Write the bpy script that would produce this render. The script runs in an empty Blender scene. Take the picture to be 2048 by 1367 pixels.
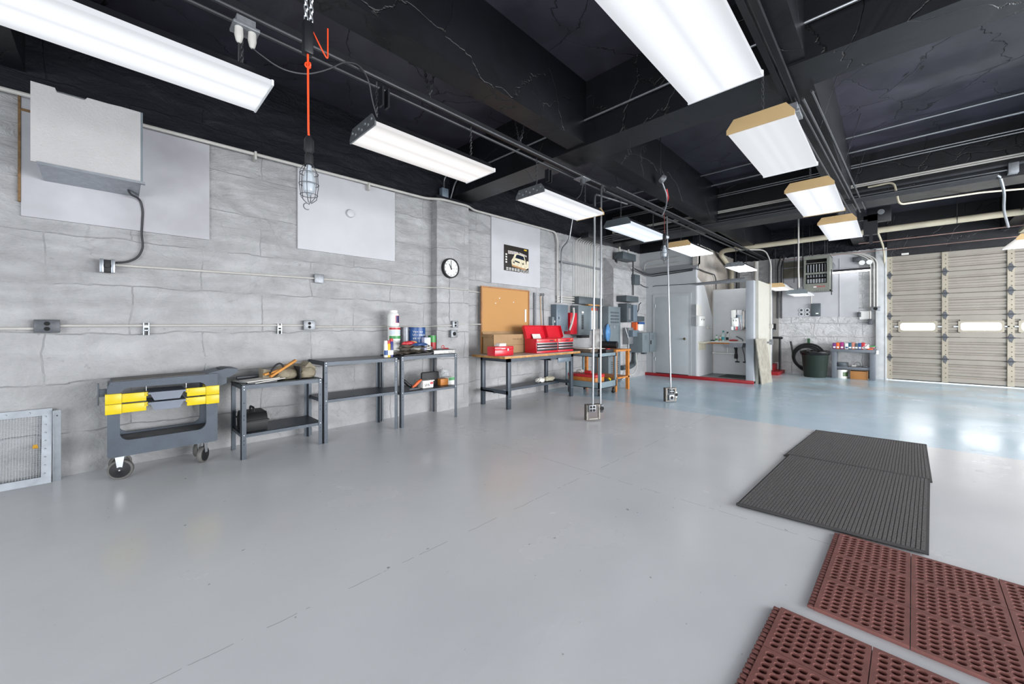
import bpy, bmesh, math, random
from mathutils import Vector, Matrix
random.seed(7)
C = bpy.context.scene.collection
S = bpy.context.scene
ORD = ('first', 'second', 'third', 'fourth', 'fifth', 'sixth', 'seventh', 'eighth', 'ninth', 'tenth', 'eleventh')
PI = math.pi

# ------------------------------------------------------------------ camera, world, sun, exposure
CAMH = 1.27
_n = math.hypot(761, 780); CX, SX = 780/_n, 761/_n        # cosine / sine of the camera's yaw
cam_d = bpy.data.cameras.new('camera'); cam = bpy.data.objects.new('camera', cam_d); C.objects.link(cam)
cam_d.sensor_width = 36; cam_d.lens = 780*36/2048
cam_d.shift_y = -(683.5-656)/2048
cam_d.clip_start = 0.02; cam_d.clip_end = 200
cam.location = (0, 0, CAMH)
cam.rotation_euler = (PI/2, 0, math.atan2(SX, CX)-PI/2)
S.camera = cam

w = bpy.data.worlds.new('world'); S.world = w; w.use_nodes = True
bg = w.node_tree.nodes['Background']
bg.inputs[0].default_value = (0.90, 0.95, 1.0, 1); bg.inputs[1].default_value = 1.6

sun_d = bpy.data.lights.new('sun', 'SUN'); sun = bpy.data.objects.new('sun', sun_d); C.objects.link(sun)
sun_d.energy = 30; sun_d.angle = 0.01; sun_d.color = (1, 0.96, 0.9)
sun.rotation_euler = (0, math.radians(80), math.radians(12))   # low sun outside the garage door, shining toward -X
sun.location = (20, 0, 5)

# added fill lamps, out of view behind and to the right of the camera
def area(name, loc, rot, sx, sy, power, col=(1, 1, 1)):
    d = bpy.data.lights.new(name, 'AREA'); d.shape = 'RECTANGLE'; d.size = sx; d.size_y = sy; d.energy = power; d.color = col
    o = bpy.data.objects.new(name, d); C.objects.link(o); o.location = loc; o.rotation_euler = rot
    return o
BAY = area('back_fill', (-4.5, -2.5, 1.45), (0, -PI/2, 0), 2.4, 7.0, 430, (0.95, 0.97, 1.0))  # added fill lamp, brightens the room from behind the camera
SIDE_FILL = area('side_fill', (8.0, -6.6, 1.5), (PI/2, 0, 0), 12.5, 2.6, 1650, (0.97, 0.98, 1.0))  # added fill lamp off the right side, brightens the far half

S.view_settings.view_transform = 'Standard'; S.view_settings.look = 'None'
S.view_settings.exposure = 0.0; S.view_settings.gamma = 1.0; S.view_settings.use_curve_mapping = False

# ------------------------------------------------------------------ survey helpers: sight lines cut with real planes
def ray(px, py):
    u = (px-1024)/780; v = (656-py)/780
    return Vector((CX+u*SX, SX-u*CX, v))
def atz(px, py, z=0.0):
    r = ray(px, py); return r*((z-CAMH)/r.z)+Vector((0, 0, CAMH))
def aty(px, py, y=5.1):
    r = ray(px, py); return r*(y/r.y)+Vector((0, 0, CAMH))
def atx(px, py, x=13.4):
    r = ray(px, py); return r*(x/r.x)+Vector((0, 0, CAMH))

# ------------------------------------------------------------------ materials
def lin(hexs):
    v = [int(hexs[i:i+2], 16)/255 for i in (0, 2, 4)]
    return [(c/12.92 if c <= .04045 else ((c+.055)/1.055)**2.4) for c in v]+[1]
MATS = {}
def mat(name, col, rough=.5, metal=0.0, var=.12, scale=6, bump=0.0, bscale=60, emis=0, spec=.5, alpha=1, trans=0, coat=0):
    if name in MATS: return MATS[name]
    m = bpy.data.materials.new(name); m.use_nodes = True; nt = m.node_tree; N = nt.nodes; L = nt.links
    b = N['Principled BSDF']; c = lin(col) if isinstance(col, str) else list(col)+[1]
    b.inputs['Roughness'].default_value = rough; b.inputs['Metallic'].default_value = metal
    b.inputs['Specular IOR Level'].default_value = spec
    b.inputs['Alpha'].default_value = alpha; b.inputs['Transmission Weight'].default_value = trans
    b.inputs['Coat Weight'].default_value = coat
    tc = N.new('ShaderNodeTexCoord')
    n = N.new('ShaderNodeTexNoise'); n.inputs['Scale'].default_value = scale; n.inputs['Detail'].default_value = 5
    L.new(tc.outputs['Object'], n.inputs['Vector'])
    r = N.new('ShaderNodeValToRGB'); r.color_ramp.elements[0].position = .3; r.color_ramp.elements[1].position = .7
    r.color_ramp.elements[0].color = [x*(1-var) for x in c[:3]]+[1]; r.color_ramp.elements[1].color = [min(1, x*(1+var)) for x in c[:3]]+[1]
    L.new(n.outputs['Fac'], r.inputs[0]); L.new(r.outputs[0], b.inputs['Base Color'])
    if bump:
        n2 = N.new('ShaderNodeTexNoise'); n2.inputs['Scale'].default_value = bscale; n2.inputs['Detail'].default_value = 4
        L.new(tc.outputs['Object'], n2.inputs['Vector'])
        bp = N.new('ShaderNodeBump'); bp.inputs['Strength'].default_value = bump; bp.inputs['Distance'].default_value = .01
        L.new(n2.outputs['Fac'], bp.inputs['Height']); L.new(bp.outputs[0], b.inputs['Normal'])
    if emis:
        b.inputs['Emission Color'].default_value = c; b.inputs['Emission Strength'].default_value = emis
    MATS[name] = m; return m

def masonry(name, col, black_above=None, slope=0.0, block=(.95, .385), bump=1.0, stain=None):
    """painted rough block wall; paint changes to black above a line"""
    m = bpy.data.materials.new(name); m.use_nodes = True; nt = m.node_tree; N = nt.nodes; L = nt.links
    b = N['Principled BSDF']; b.inputs['Roughness'].default_value = .55; b.inputs['Specular IOR Level'].default_value = .4
    g = N.new('ShaderNodeNewGeometry'); sp = N.new('ShaderNodeSeparateXYZ'); L.new(g.outputs['Position'], sp.inputs[0])
    ad = N.new('ShaderNodeMath'); ad.operation = 'ADD'; L.new(sp.outputs[0], ad.inputs[0]); L.new(sp.outputs[1], ad.inputs[1])
    cb = N.new('ShaderNodeCombineXYZ'); L.new(ad.outputs[0], cb.inputs[0]); L.new(sp.outputs[2], cb.inputs[1])
    dn = N.new('ShaderNodeTexNoise'); dn.inputs['Scale'].default_value = 2.6; dn.inputs['Detail'].default_value = 6; L.new(g.outputs['Position'], dn.inputs['Vector'])
    mx = N.new('ShaderNodeMix'); mx.data_type = 'VECTOR'; mx.inputs[0].default_value = .10
    L.new(cb.outputs[0], mx.inputs[4]); L.new(dn.outputs['Color'], mx.inputs[5])
    br = N.new('ShaderNodeTexBrick'); br.inputs['Scale'].default_value = 1; br.inputs['Brick Width'].default_value = block[0]; br.inputs['Row Height'].default_value = block[1]
    br.inputs['Mortar Size'].default_value = .006; br.inputs['Mortar Smooth'].default_value = .9
    L.new(mx.outputs[1], br.inputs['Vector'])
    def math_(op, a, bb):
        q = N.new('ShaderNodeMath'); q.operation = op
        for i, t in enumerate((a, bb)):
            if isinstance(t, (int, float)): q.inputs[i].default_value = t
            else: L.new(t, q.inputs[i])
        return q.outputs[0]
    n1 = N.new('ShaderNodeTexNoise'); n1.inputs['Scale'].default_value = 3.2; n1.inputs['Detail'].default_value = 9; n1.inputs['Roughness'].default_value = .62; n1.inputs['Distortion'].default_value = .6
    L.new(g.outputs['Position'], n1.inputs['Vector'])
    n2 = N.new('ShaderNodeTexNoise'); n2.inputs['Scale'].default_value = 38; n2.inputs['Detail'].default_value = 4; L.new(g.outputs['Position'], n2.inputs['Vector'])
    # scattered cracks: voronoi borders, broken by noise
    vo = N.new('ShaderNodeTexVoronoi'); vo.feature = 'DISTANCE_TO_EDGE'; vo.inputs['Scale'].default_value = 2.3
    mx2 = N.new('ShaderNodeMix'); mx2.data_type = 'VECTOR'; mx2.inputs[0].default_value = .22
    L.new(g.outputs['Position'], mx2.inputs[4]); L.new(n1.outputs['Color'], mx2.inputs[5]); L.new(mx2.outputs[1], vo.inputs['Vector'])
    crk = N.new('ShaderNodeMapRange'); crk.inputs[1].default_value = 0; crk.inputs[2].default_value = .02; crk.inputs[3].default_value = 1; crk.inputs[4].default_value = 0
    L.new(vo.outputs['Distance'], crk.inputs[0])
    gate = N.new('ShaderNodeMapRange'); gate.inputs[1].default_value = .55; gate.inputs[2].default_value = .66; L.new(dn.outputs['Fac'], gate.inputs[0])
    ck = math_('MULTIPLY', crk.outputs[0], gate.outputs[0])
    jg = N.new('ShaderNodeMapRange'); jg.inputs[1].default_value = .40; jg.inputs[2].default_value = .54; L.new(n1.outputs['Fac'], jg.inputs[0])
    h = math_('MULTIPLY', math_('MULTIPLY', br.outputs['Fac'], math_('ADD', math_('MULTIPLY', jg.outputs[0], 1.0), .15)), -.85)
    # flaky stone relief: horizontally stretched, stronger in the upper courses
    mp = N.new('ShaderNodeMapping'); mp.inputs['Scale'].default_value = (1.6, 1.6, 4.2); L.new(g.outputs['Position'], mp.inputs['Vector'])
    n5 = N.new('ShaderNodeTexNoise'); n5.inputs['Scale'].default_value = 1.5; n5.inputs['Detail'].default_value = 10; n5.inputs['Roughness'].default_value = .66; n5.inputs['Distortion'].default_value = 1.4; L.new(mp.outputs[0], n5.inputs['Vector'])
    up = N.new('ShaderNodeMapRange'); up.inputs[1].default_value = 1.2; up.inputs[2].default_value = 2.6; up.inputs[3].default_value = 2.0; up.inputs[4].default_value = 6.5; L.new(sp.outputs[2], up.inputs[0])
    h = math_('ADD', h, math_('MULTIPLY', n5.outputs['Fac'], up.outputs[0]))
    h = math_('ADD', h, math_('MULTIPLY', n1.outputs['Fac'], 3.0))
    h = math_('ADD', h, math_('MULTIPLY', n2.outputs['Fac'], .42))
    h = math_('SUBTRACT', h, math_('MULTIPLY', ck, .25))
    bp = N.new('ShaderNodeBump'); bp.inputs['Strength'].default_value = .75*bump; bp.inputs['Distance'].default_value = .018
    L.new(h, bp.inputs['Height']); L.new(bp.outputs[0], b.inputs['Normal'])
    c = lin(col)
    r = N.new('ShaderNodeValToRGB'); e = r.color_ramp.elements
    e[0].position = .32; e[0].color = [x*.78 for x in c[:3]]+[1]; e[1].position = .62; e[1].color = c
    L.new(n1.outputs['Fac'], r.inputs[0]); out = r.outputs[0]
    # darker tone in cracks, joints and pits
    sp2 = N.new('ShaderNodeTexNoise'); sp2.inputs['Scale'].default_value = 16; sp2.inputs['Detail'].default_value = 3; L.new(g.outputs['Position'], sp2.inputs['Vector'])
    pit = N.new('ShaderNodeMapRange'); pit.inputs[1].default_value = .70; pit.inputs[2].default_value = .76; L.new(sp2.outputs['Fac'], pit.inputs[0])
    gr = math_('ADD', math_('ADD', math_('MULTIPLY', ck, .16), math_('MULTIPLY', pit.outputs[0], .28)), math_('MULTIPLY', math_('MULTIPLY', br.outputs['Fac'], jg.outputs[0]), .16))
    mm = N.new('ShaderNodeMix'); mm.data_type = 'RGBA'; L.new(gr, mm.inputs[0]); L.new(out, mm.inputs[6]); mm.inputs[7].default_value = lin('55534f')
    out = mm.outputs[2]
    if stain:
        ns = N.new('ShaderNodeTexNoise'); ns.inputs['Scale'].default_value = 1.3; ns.inputs['Detail'].default_value = 6; L.new(g.outputs['Position'], ns.inputs['Vector'])
        mr = N.new('ShaderNodeMapRange'); mr.inputs[1].default_value = .45; mr.inputs[2].default_value = .62; L.new(ns.outputs['Fac'], mr.inputs[0])
        m3 = N.new('ShaderNodeMix'); m3.data_type = 'RGBA'; L.new(math_('MULTIPLY', mr.outputs[0], .7), m3.inputs[0]); L.new(out, m3.inputs[6]); m3.inputs[7].default_value = lin(stain); out = m3.outputs[2]
    if black_above is not None:
        zz = math_('SUBTRACT', sp.outputs[2], math_('MULTIPLY', sp.outputs[0], slope))
        zz = math_('ADD', zz, math_('MULTIPLY', math_('SUBTRACT', sp2.outputs['Fac'], .5), .05))
        gt = math_('GREATER_THAN', zz, black_above)
        m4 = N.new('ShaderNodeMix'); m4.data_type = 'RGBA'; L.new(gt, m4.inputs[0]); L.new(out, m4.inputs[6]); m4.inputs[7].default_value = lin('0f121b'); out = m4.outputs[2]
    L.new(out, b.inputs['Base Color'])
    return m

def ceiling_mat(name, col):
    m = bpy.data.materials.new(name); m.use_nodes = True; N = m.node_tree.nodes; L = m.node_tree.links
    b = N['Principled BSDF']; b.inputs['Roughness'].default_value = .42; b.inputs['Specular IOR Level'].default_value = .5
    g = N.new('ShaderNodeNewGeometry')
    n1 = N.new('ShaderNodeTexNoise'); n1.inputs['Scale'].default_value = 2.2; n1.inputs['Detail'].default_value = 8; n1.inputs['Distortion'].default_value = .8; L.new(g.outputs['Position'], n1.inputs['Vector'])
    vo = N.new('ShaderNodeTexVoronoi'); vo.feature = 'DISTANCE_TO_EDGE'; vo.inputs['Scale'].default_value = 1.6
    mx2 = N.new('ShaderNodeMix'); mx2.data_type = 'VECTOR'; mx2.inputs[0].default_value = .3
    L.new(g.outputs['Position'], mx2.inputs[4]); L.new(n1.outputs['Color'], mx2.inputs[5]); L.new(mx2.outputs[1], vo.inputs['Vector'])
    mr = N.new('ShaderNodeMapRange'); mr.inputs[2].default_value = .008; L.new(vo.outputs['Distance'], mr.inputs[0])
    ad = N.new('ShaderNodeMath'); ad.operation = 'ADD'; L.new(n1.outputs['Fac'], ad.inputs[0])
    ml = N.new('ShaderNodeMath'); ml.operation = 'MULTIPLY'; ml.inputs[1].default_value = .5; L.new(mr.outputs[0], ml.inputs[0]); L.new(ml.outputs[0], ad.inputs[1])
    bp = N.new('ShaderNodeBump'); bp.inputs['Strength'].default_value = .5; bp.inputs['Distance'].default_value = .018; L.new(ad.outputs[0], bp.inputs['Height']); L.new(bp.outputs[0], b.inputs['Normal'])
    r = N.new('ShaderNodeValToRGB'); c = lin(col); r.color_ramp.elements[0].color = [x*.7 for x in c[:3]]+[1]; r.color_ramp.elements[0].position = .35
    r.color_ramp.elements[1].color = [x*1.25 for x in c[:3]]+[1]; r.color_ramp.elements[1].position = .65
    L.new(n1.outputs['Fac'], r.inputs[0])
    m4 = N.new('ShaderNodeMix'); m4.data_type = 'RGBA'; L.new(mr.outputs[0], m4.inputs[0]); m4.inputs[6].default_value = lin('050506'); L.new(r.outputs[0], m4.inputs[7])
    L.new(m4.outputs[2], b.inputs['Base Color'])
    return m

def floor_mat():
    m = bpy.data.materials.new('floor_paint'); m.use_nodes = True; N = m.node_tree.nodes; L = m.node_tree.links
    b = N['Principled BSDF']; b.inputs['Specular IOR Level'].default_value = .5
    g = N.new('ShaderNodeNewGeometry'); sp = N.new('ShaderNodeSeparateXYZ'); L.new(g.outputs['Position'], sp.inputs[0])
    def nz(s, d, det=5, dist=0):
        n = N.new('ShaderNodeTexNoise'); n.inputs['Scale'].default_value = s; n.inputs['Detail'].default_value = det; n.inputs['Distortion'].default_value = dist
        L.new(g.outputs['Position'], n.inputs['Vector']); return n
    def math_(op, a, bb):
        q = N.new('ShaderNodeMath'); q.operation = op
        for i, t in enumerate((a, bb)):
            if isinstance(t, (int, float)): q.inputs[i].default_value = t
            else: L.new(t, q.inputs[i])
        return q.outputs[0]
    def ramp(fac, p0, c0, p1, c1):
        r = N.new('ShaderNodeValToRGB'); e = r.color_ramp.elements; e[0].position = p0; e[0].color = c0; e[1].position = p1; e[1].color = c1
        L.new(fac, r.inputs[0]); return r.outputs[0]
    def mixc(f, a, c2):
        q = N.new('ShaderNodeMix'); q.data_type = 'RGBA'
        if isinstance(f, float): q.inputs[0].default_value = f
        else: L.new(f, q.inputs[0])
        for i, t in ((6, a), (7, c2)):
            if isinstance(t, list): q.inputs[i].default_value = t
            else: L.new(t, q.inputs[i])
        return q.outputs[2]
    n1 = nz(1.1, 0, 6); n2 = nz(7, 0, 6); n3 = nz(45, 0, 3); n4 = nz(20, 0, 2)
    gray = ramp(n1.outputs['Fac'], .3, lin('d6d8db'), .7, lin('dedfe1'))
    blue = ramp(n1.outputs['Fac'], .3, lin('b4cfdf'), .7, lin('c6dae6'))
    edge = math_('ADD', math_('MULTIPLY', math_('SUBTRACT', n2.outputs['Fac'], .5), .05), 6.12)
    isb = math_('GREATER_THAN', sp.outputs[0], edge)
    col = mixc(isb, gray, blue)
    # worn grey patches inside the blue zone near the garage door
    worn = N.new('ShaderNodeMapRange'); worn.inputs[1].default_value = .5; worn.inputs[2].default_value = .6; L.new(nz(.7, 0, 8, 1.2).outputs['Fac'], worn.inputs[0])
    zone = N.new('ShaderNodeMapRange'); zone.inputs[1].default_value = 8.0; zone.inputs[2].default_value = 11; L.new(sp.outputs[0], zone.inputs[0])
    wf = math_('MULTIPLY', math_('MULTIPLY', worn.outputs[0], zone.outputs[0]), .7)
    col = mixc(wf, col, lin('c0c2c0'))
    spk = N.new('ShaderNodeMapRange'); spk.inputs[1].default_value = .74; spk.inputs[2].default_value = .77; L.new(n4.outputs['Fac'], spk.inputs[0])
    col = mixc(math_('MULTIPLY', spk.outputs[0], .55), col, lin('3c3a38'))
    # hairline joints
    for ax, pos in ((0, 2.95), (1, 1.9)):
        d = math_('ABSOLUTE', math_('SUBTRACT', math_('ADD', sp.outputs[ax], math_('MULTIPLY', math_('SUBTRACT', n2.outputs['Fac'], .5), .03)), pos), 0)
        ln = math_('LESS_THAN', d, .0022); gate = math_('LESS_THAN', sp.outputs[0], 6.1)
        gate = math_('MULTIPLY', gate, math_('GREATER_THAN', n2.outputs['Fac'], .47))
        col = mixc(math_('MULTIPLY', math_('MULTIPLY', ln, gate), .45), col, lin('5c5d60'))
    L.new(col, b.inputs['Base Color'])
    rr = N.new('ShaderNodeMapRange'); rr.inputs[1].default_value = .3; rr.inputs[2].default_value = .7; rr.inputs[3].default_value = .17; rr.inputs[4].default_value = .30; L.new(n1.outputs['Fac'], rr.inputs[0])
    L.new(rr.outputs[0], b.inputs['Roughness'])
    h = math_('ADD', math_('MULTIPLY', n2.outputs['Fac'], .5), math_('MULTIPLY', n3.outputs['Fac'], .16))
    bp = N.new('ShaderNodeBump'); bp.inputs['Strength'].default_value = .22; bp.inputs['Distance'].default_value = .012; L.new(h, bp.inputs['Height']); L.new(bp.outputs[0], b.inputs['Normal'])
    return m

def lens_mat(name, strength, tint=(0.93, 0.96, 1.0), tubes=(-.09, .09), lo=.5):
    """prismatic diffuser lit by the two tubes behind it"""
    m = bpy.data.materials.new(name); m.use_nodes = True; N = m.node_tree.nodes; L = m.node_tree.links
    b = N['Principled BSDF']; b.inputs['Roughness'].default_value = .3; b.inputs['Base Color'].default_value = (.12, .12, .13, 1)
    tc = N.new('ShaderNodeTexCoord'); sp = N.new('ShaderNodeSeparateXYZ'); L.new(tc.outputs['Object'], sp.inputs[0])
    mr = N.new('ShaderNodeMapRange'); mr.inputs[1].default_value = -.21; mr.inputs[2].default_value = .21; L.new(sp.outputs[1], mr.inputs[0])
    r = N.new('ShaderNodeValToRGB'); e = r.color_ramp.elements; r.color_ramp.interpolation = 'EASE'
    e[0].position = 0; e[0].color = (lo, lo, lo, 1); e[1].position = 1; e[1].color = (lo, lo, lo, 1)
    for p, v in ((.20, lo+.42*(1-lo)), (.30, 1.0), (.42, lo+.45*(1-lo)), (.5, lo+.12), (.58, lo+.45*(1-lo)), (.70, 1.0), (.80, lo+.42*(1-lo))):
        k = e.new(p); k.color = (v, v, v, 1)
    L.new(mr.outputs[0], r.inputs[0])
    ml = N.new('ShaderNodeMath'); ml.operation = 'MULTIPLY'; ml.inputs[1].default_value = strength; L.new(r.outputs[0], ml.inputs[0])
    b.inputs['Emission Color'].default_value = tint+(1,); L.new(ml.outputs[0], b.inputs['Emission Strength'])
    n = N.new('ShaderNodeTexChecker'); n.inputs['Scale'].default_value = 160; L.new(tc.outputs['Object'], n.inputs['Vector'])
    bp = N.new('ShaderNodeBump'); bp.inputs['Strength'].default_value = .2; bp.inputs['Distance'].default_value = .002; L.new(n.outputs['Fac'], bp.inputs['Height']); L.new(bp.outputs[0], b.inputs['Normal'])
    return m

# ------------------------------------------------------------------ mesh builder
class MB:
    def __init__(s): s.bm = bmesh.new()
    def box(s, a, b, bev=0, M=None):
        lo = [min(a[i], b[i]) for i in range(3)]; hi = [max(a[i], b[i]) for i in range(3)]
        vs = [s.bm.verts.new((hi[0] if i & 1 else lo[0], hi[1] if i & 2 else lo[1], hi[2] if i & 4 else lo[2])) for i in range(8)]
        fs = [s.bm.faces.new([vs[i] for i in q]) for q in ((0, 2, 3, 1), (4, 5, 7, 6), (0, 1, 5, 4), (2, 6, 7, 3), (0, 4, 6, 2), (1, 3, 7, 5))]
        if bev:
            es = list({e for f in fs for e in f.edges})
            r = bmesh.ops.bevel(s.bm, geom=es, offset=bev, segments=2, affect='EDGES', profile=.5)
            vs = list({v for f in r['faces'] for v in f.verts} | {v for v in vs if v.is_valid})
        if M is not None: bmesh.ops.transform(s.bm, matrix=M, verts=[v for v in vs if v.is_valid])
        return s
    def cbox(s, c, size, bev=0, rot=None):
        """box about a centre, optional rotation (euler xyz)"""
        M = Matrix.Translation(Vector(c))
        if rot:
            from mathutils import Euler
            M = M @ Euler(rot).to_matrix().to_4x4()
        h = [x/2 for x in size]
        return s.box([-x for x in h], h, bev, M)
    def ring(s, c, ax, r, n, ph=0):
        ax = Vector(ax).normalized(); t = ax.orthogonal().normalized()
        if abs(ax.z) > .99: t = Vector((1, 0, 0))
        u = ax.cross(t)
        return [s.bm.verts.new(Vector(c)+(t*math.cos(ph+2*PI*i/n)+u*math.sin(ph+2*PI*i/n))*r) for i in range(n)]
    def bridge(s, A, B):
        n = len(A)
        for i in range(n): s.bm.faces.new((A[i], A[(i+1) % n], B[(i+1) % n], B[i]))
    def cyl(s, p, q, r, r2=None, n=16, caps=True):
        p = Vector(p); q = Vector(q); ax = q-p; A = s.ring(p, ax, r, n); B = s.ring(q, ax, r if r2 is None else r2, n)
        s.bridge(A, B)
        if caps: s.bm.faces.new(A[::-1]); s.bm.faces.new(B)
        return s
    def tube(s, pts, r, n=8, round_=0):
        P = [Vector(p) for p in pts]
        if round_:
            Q = [P[0]]
            for i in range(1, len(P)-1):
                a, b, c = P[i-1], P[i], P[i+1]; d1 = (a-b); d2 = (c-b); k = min(round_, d1.length*.49, d2.length*.49)
                s0 = b+d1.normalized()*k; s1 = b+d2.normalized()*k
                for t in range(7):
                    t /= 6; Q.append(s0*(1-t)**2+b*2*t*(1-t)+s1*t*t)
            Q.append(P[-1]); P = Q
        P = [p for i, p in enumerate(P) if i == 0 or (p-P[i-1]).length > 1e-6]
        tang = []
        for i in range(len(P)):
            d = (P[min(i+1, len(P)-1)]-P[max(i-1, 0)]).normalized(); tang.append(d)
        t = tang[0].orthogonal().normalized(); prev = None
        for i, p in enumerate(P):
            t = (t-tang[i]*t.dot(tang[i]))
            t = t.normalized() if t.length > 1e-5 else tang[i].orthogonal().normalized()
            u = tang[i].cross(t)
            R = [s.bm.verts.new(p+(t*math.cos(2*PI*k/n)+u*math.sin(2*PI*k/n))*r) for k in range(n)]
            if prev: s.bridge(prev, R)
            else: s.bm.faces.new(R[::-1])
            prev = R
        s.bm.faces.new(prev); return s
    def lathe(s, prof, c=(0, 0, 0), ax=(0, 0, 1), n=24, caps=True):
        ax = Vector(ax).normalized(); prev = None
        for r, h in prof:
            R = s.ring(Vector(c)+ax*h, ax, max(r, .0004), n)
            if prev: s.bridge(prev, R)
            elif caps: s.bm.faces.new(R[::-1])
            prev = R
        if caps: s.bm.faces.new(prev)
        return s
    def prism(s, poly, axis, a, b):
        """polygon in the two other axes (cyclic order), extruded along axis"""
        def mk(p, h):
            v = [0, 0, 0]; v[axis] = h; o = [i for i in range(3) if i != axis]; v[o[0]] = p[0]; v[o[1]] = p[1]; return v
        A = [s.bm.verts.new(mk(p, a)) for p in poly]; B = [s.bm.verts.new(mk(p, b)) for p in poly]
        s.bridge(A, B); s.bm.faces.new(A[::-1]); s.bm.faces.new(B); return s
    def quad(s, *pts):
        s.bm.faces.new([s.bm.verts.new(p) for p in pts]); return s
    def slab(s, pts, off):
        """quad with thickness vector"""
        A = [s.bm.verts.new(Vector(p)) for p in pts]; B = [s.bm.verts.new(Vector(p)+Vector(off)) for p in pts]
        s.bridge(A, B); s.bm.faces.new(A[::-1]); s.bm.faces.new(B); return s
    def frame(s, axis, a, b, o, i, rc=0, n=6):
        """ring plate: outer rect o=(u0,v0,u1,v1), inner rect i rounded by rc, thickness a..b along axis"""
        def rr(q, r, k):
            u0, v0, u1, v1 = q; pts = []
            for cx, cy, st in ((u1-r, v0+r, -PI/2), (u1-r, v1-r, 0), (u0+r, v1-r, PI/2), (u0+r, v0+r, PI)):
                for j in range(k): pts.append((cx+r*math.cos(st+PI/2*j/(k-1)), cy+r*math.sin(st+PI/2*j/(k-1))))
            return pts
        I = rr(i, max(rc, 1e-4), n); O = rr(o, max(min(rc*.4, .02), 1e-4), n)
        oo = [k for k in range(3) if k != axis]
        def mk(p, h):
            v = [0, 0, 0]; v[axis] = h; v[oo[0]] = p[0]; v[oo[1]] = p[1]; return s.bm.verts.new(v)
        Ia = [mk(p, a) for p in I]; Ib = [mk(p, b) for p in I]; Oa = [mk(p, a) for p in O]; Ob = [mk(p, b) for p in O]
        s.bridge(Ia, Oa); s.bridge(Ob, Ib); s.bridge(Oa, Ob); s.bridge(Ib, Ia); return s
    def torus(s, c, ax, R, r, n=24, m=8, arc=2*PI, st=0):
        ax = Vector(ax).normalized(); t = ax.orthogonal().normalized()
        if abs(ax.y) > .99: t = Vector((1, 0, 0))
        u = ax.cross(t); pts = [Vector(c)+(t*math.cos(st+arc*i/n)+u*math.sin(st+arc*i/n))*R for i in range(n+1)]
        return s.tube(pts, r, m)
    def rocks(s, c, size, seed=0, n=2, amp=.3):
        """lumpy soft blob"""
        rnd = random.Random(seed); r = bmesh.ops.create_icosphere(s.bm, subdivisions=n, radius=1)
        for v in r['verts']:
            k = 1+amp*(rnd.random()-.5)*2
            v.co = Vector((v.co.x*size[0]*k+c[0], v.co.y*size[1]*k+c[1], max(v.co.z, -.6)*size[2]*k+c[2]))
        return s
    def chain(s, p, q, r=.0035, pitch=.026):
        p = Vector(p); q = Vector(q); L = (q-p).length; n = max(1, int(L/pitch)); ax = (q-p).normalized(); t = ax.orthogonal().normalized(); u = ax.cross(t)
        for i in range(n):
            c = p+(q-p)*((i+.5)/n); w_ = t if i % 2 else u; pts = []
            for k in range(9):
                a = 2*PI*k/8; pts.append(c+ax*math.cos(a)*pitch*.68+w_*math.sin(a)*pitch*.33)
            s.tube(pts, r, 4)
        return s
    def build(s, name, m, parent=None, world=True, smooth=True, flip=False):
        bmesh.ops.recalc_face_normals(s.bm, faces=s.bm.faces)
        for f in s.bm.faces: f.smooth = True
        for e in s.bm.edges:
            if len(e.link_faces) == 2 and e.calc_face_angle(0) > .6: e.smooth = False
        if parent is not None and world:
            r = parent
            while r.parent: r = r.parent
            if r.type == 'EMPTY': bmesh.ops.translate(s.bm, vec=-r.location, verts=s.bm.verts)
        me = bpy.data.meshes.new(name); s.bm.to_mesh(me); s.bm.free(); me.materials.append(m)
        o = bpy.data.objects.new(name, me); C.objects.link(o)
        if parent is not None: o.parent = parent
        return o

def tag(o, label, cat, group=None, kind=None):
    if label: o['label'] = label
    if cat: o['category'] = cat
    if group: o['group'] = group
    if kind: o['kind'] = kind
    return o
def thing(name, label, cat, loc=(0, 0, 0), rz=0, group=None):
    o = bpy.data.objects.new(name, None); o.empty_display_size = .1; C.objects.link(o); o.location = loc; o.rotation_euler = (0, 0, rz)
    return tag(o, label, cat, group)
def struct(name, mb, m):
    o = mb.build(name, m); o['kind'] = 'structure'; return o
def one(name, mb, m, label, cat, group=None):
    return tag(mb.build(name, m), label, cat, group)
def copy_tree(o, parent=None):
    c = o.copy(); C.objects.link(c)
    if parent is not None: c.parent = parent
    for ch in list(o.children): copy_tree(ch, c)
    return c
def text_mb(mb, s, size, M, depth=.001):
    cu = bpy.data.curves.new('t', 'FONT'); cu.body = s; cu.size = size; cu.align_x = 'CENTER'; cu.align_y = 'CENTER'; cu.extrude = depth; cu.resolution_u = 3
    o = bpy.data.objects.new('t', cu); me = bpy.data.meshes.new_from_object(o)
    me.transform(M); mb.bm.from_mesh(me)
    bpy.data.objects.remove(o); bpy.data.meshes.remove(me); bpy.data.curves.remove(cu)
    return mb
FACE_MY = Matrix.Rotation(PI/2, 4, 'X')                                    # text readable from -Y
FACE_MX = Matrix.Rotation(-PI/2, 4, 'Z') @ Matrix.Rotation(PI/2, 4, 'X')    # text readable from -X
def at(M, p): return Matrix.Translation(Vector(p)) @ M

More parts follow.
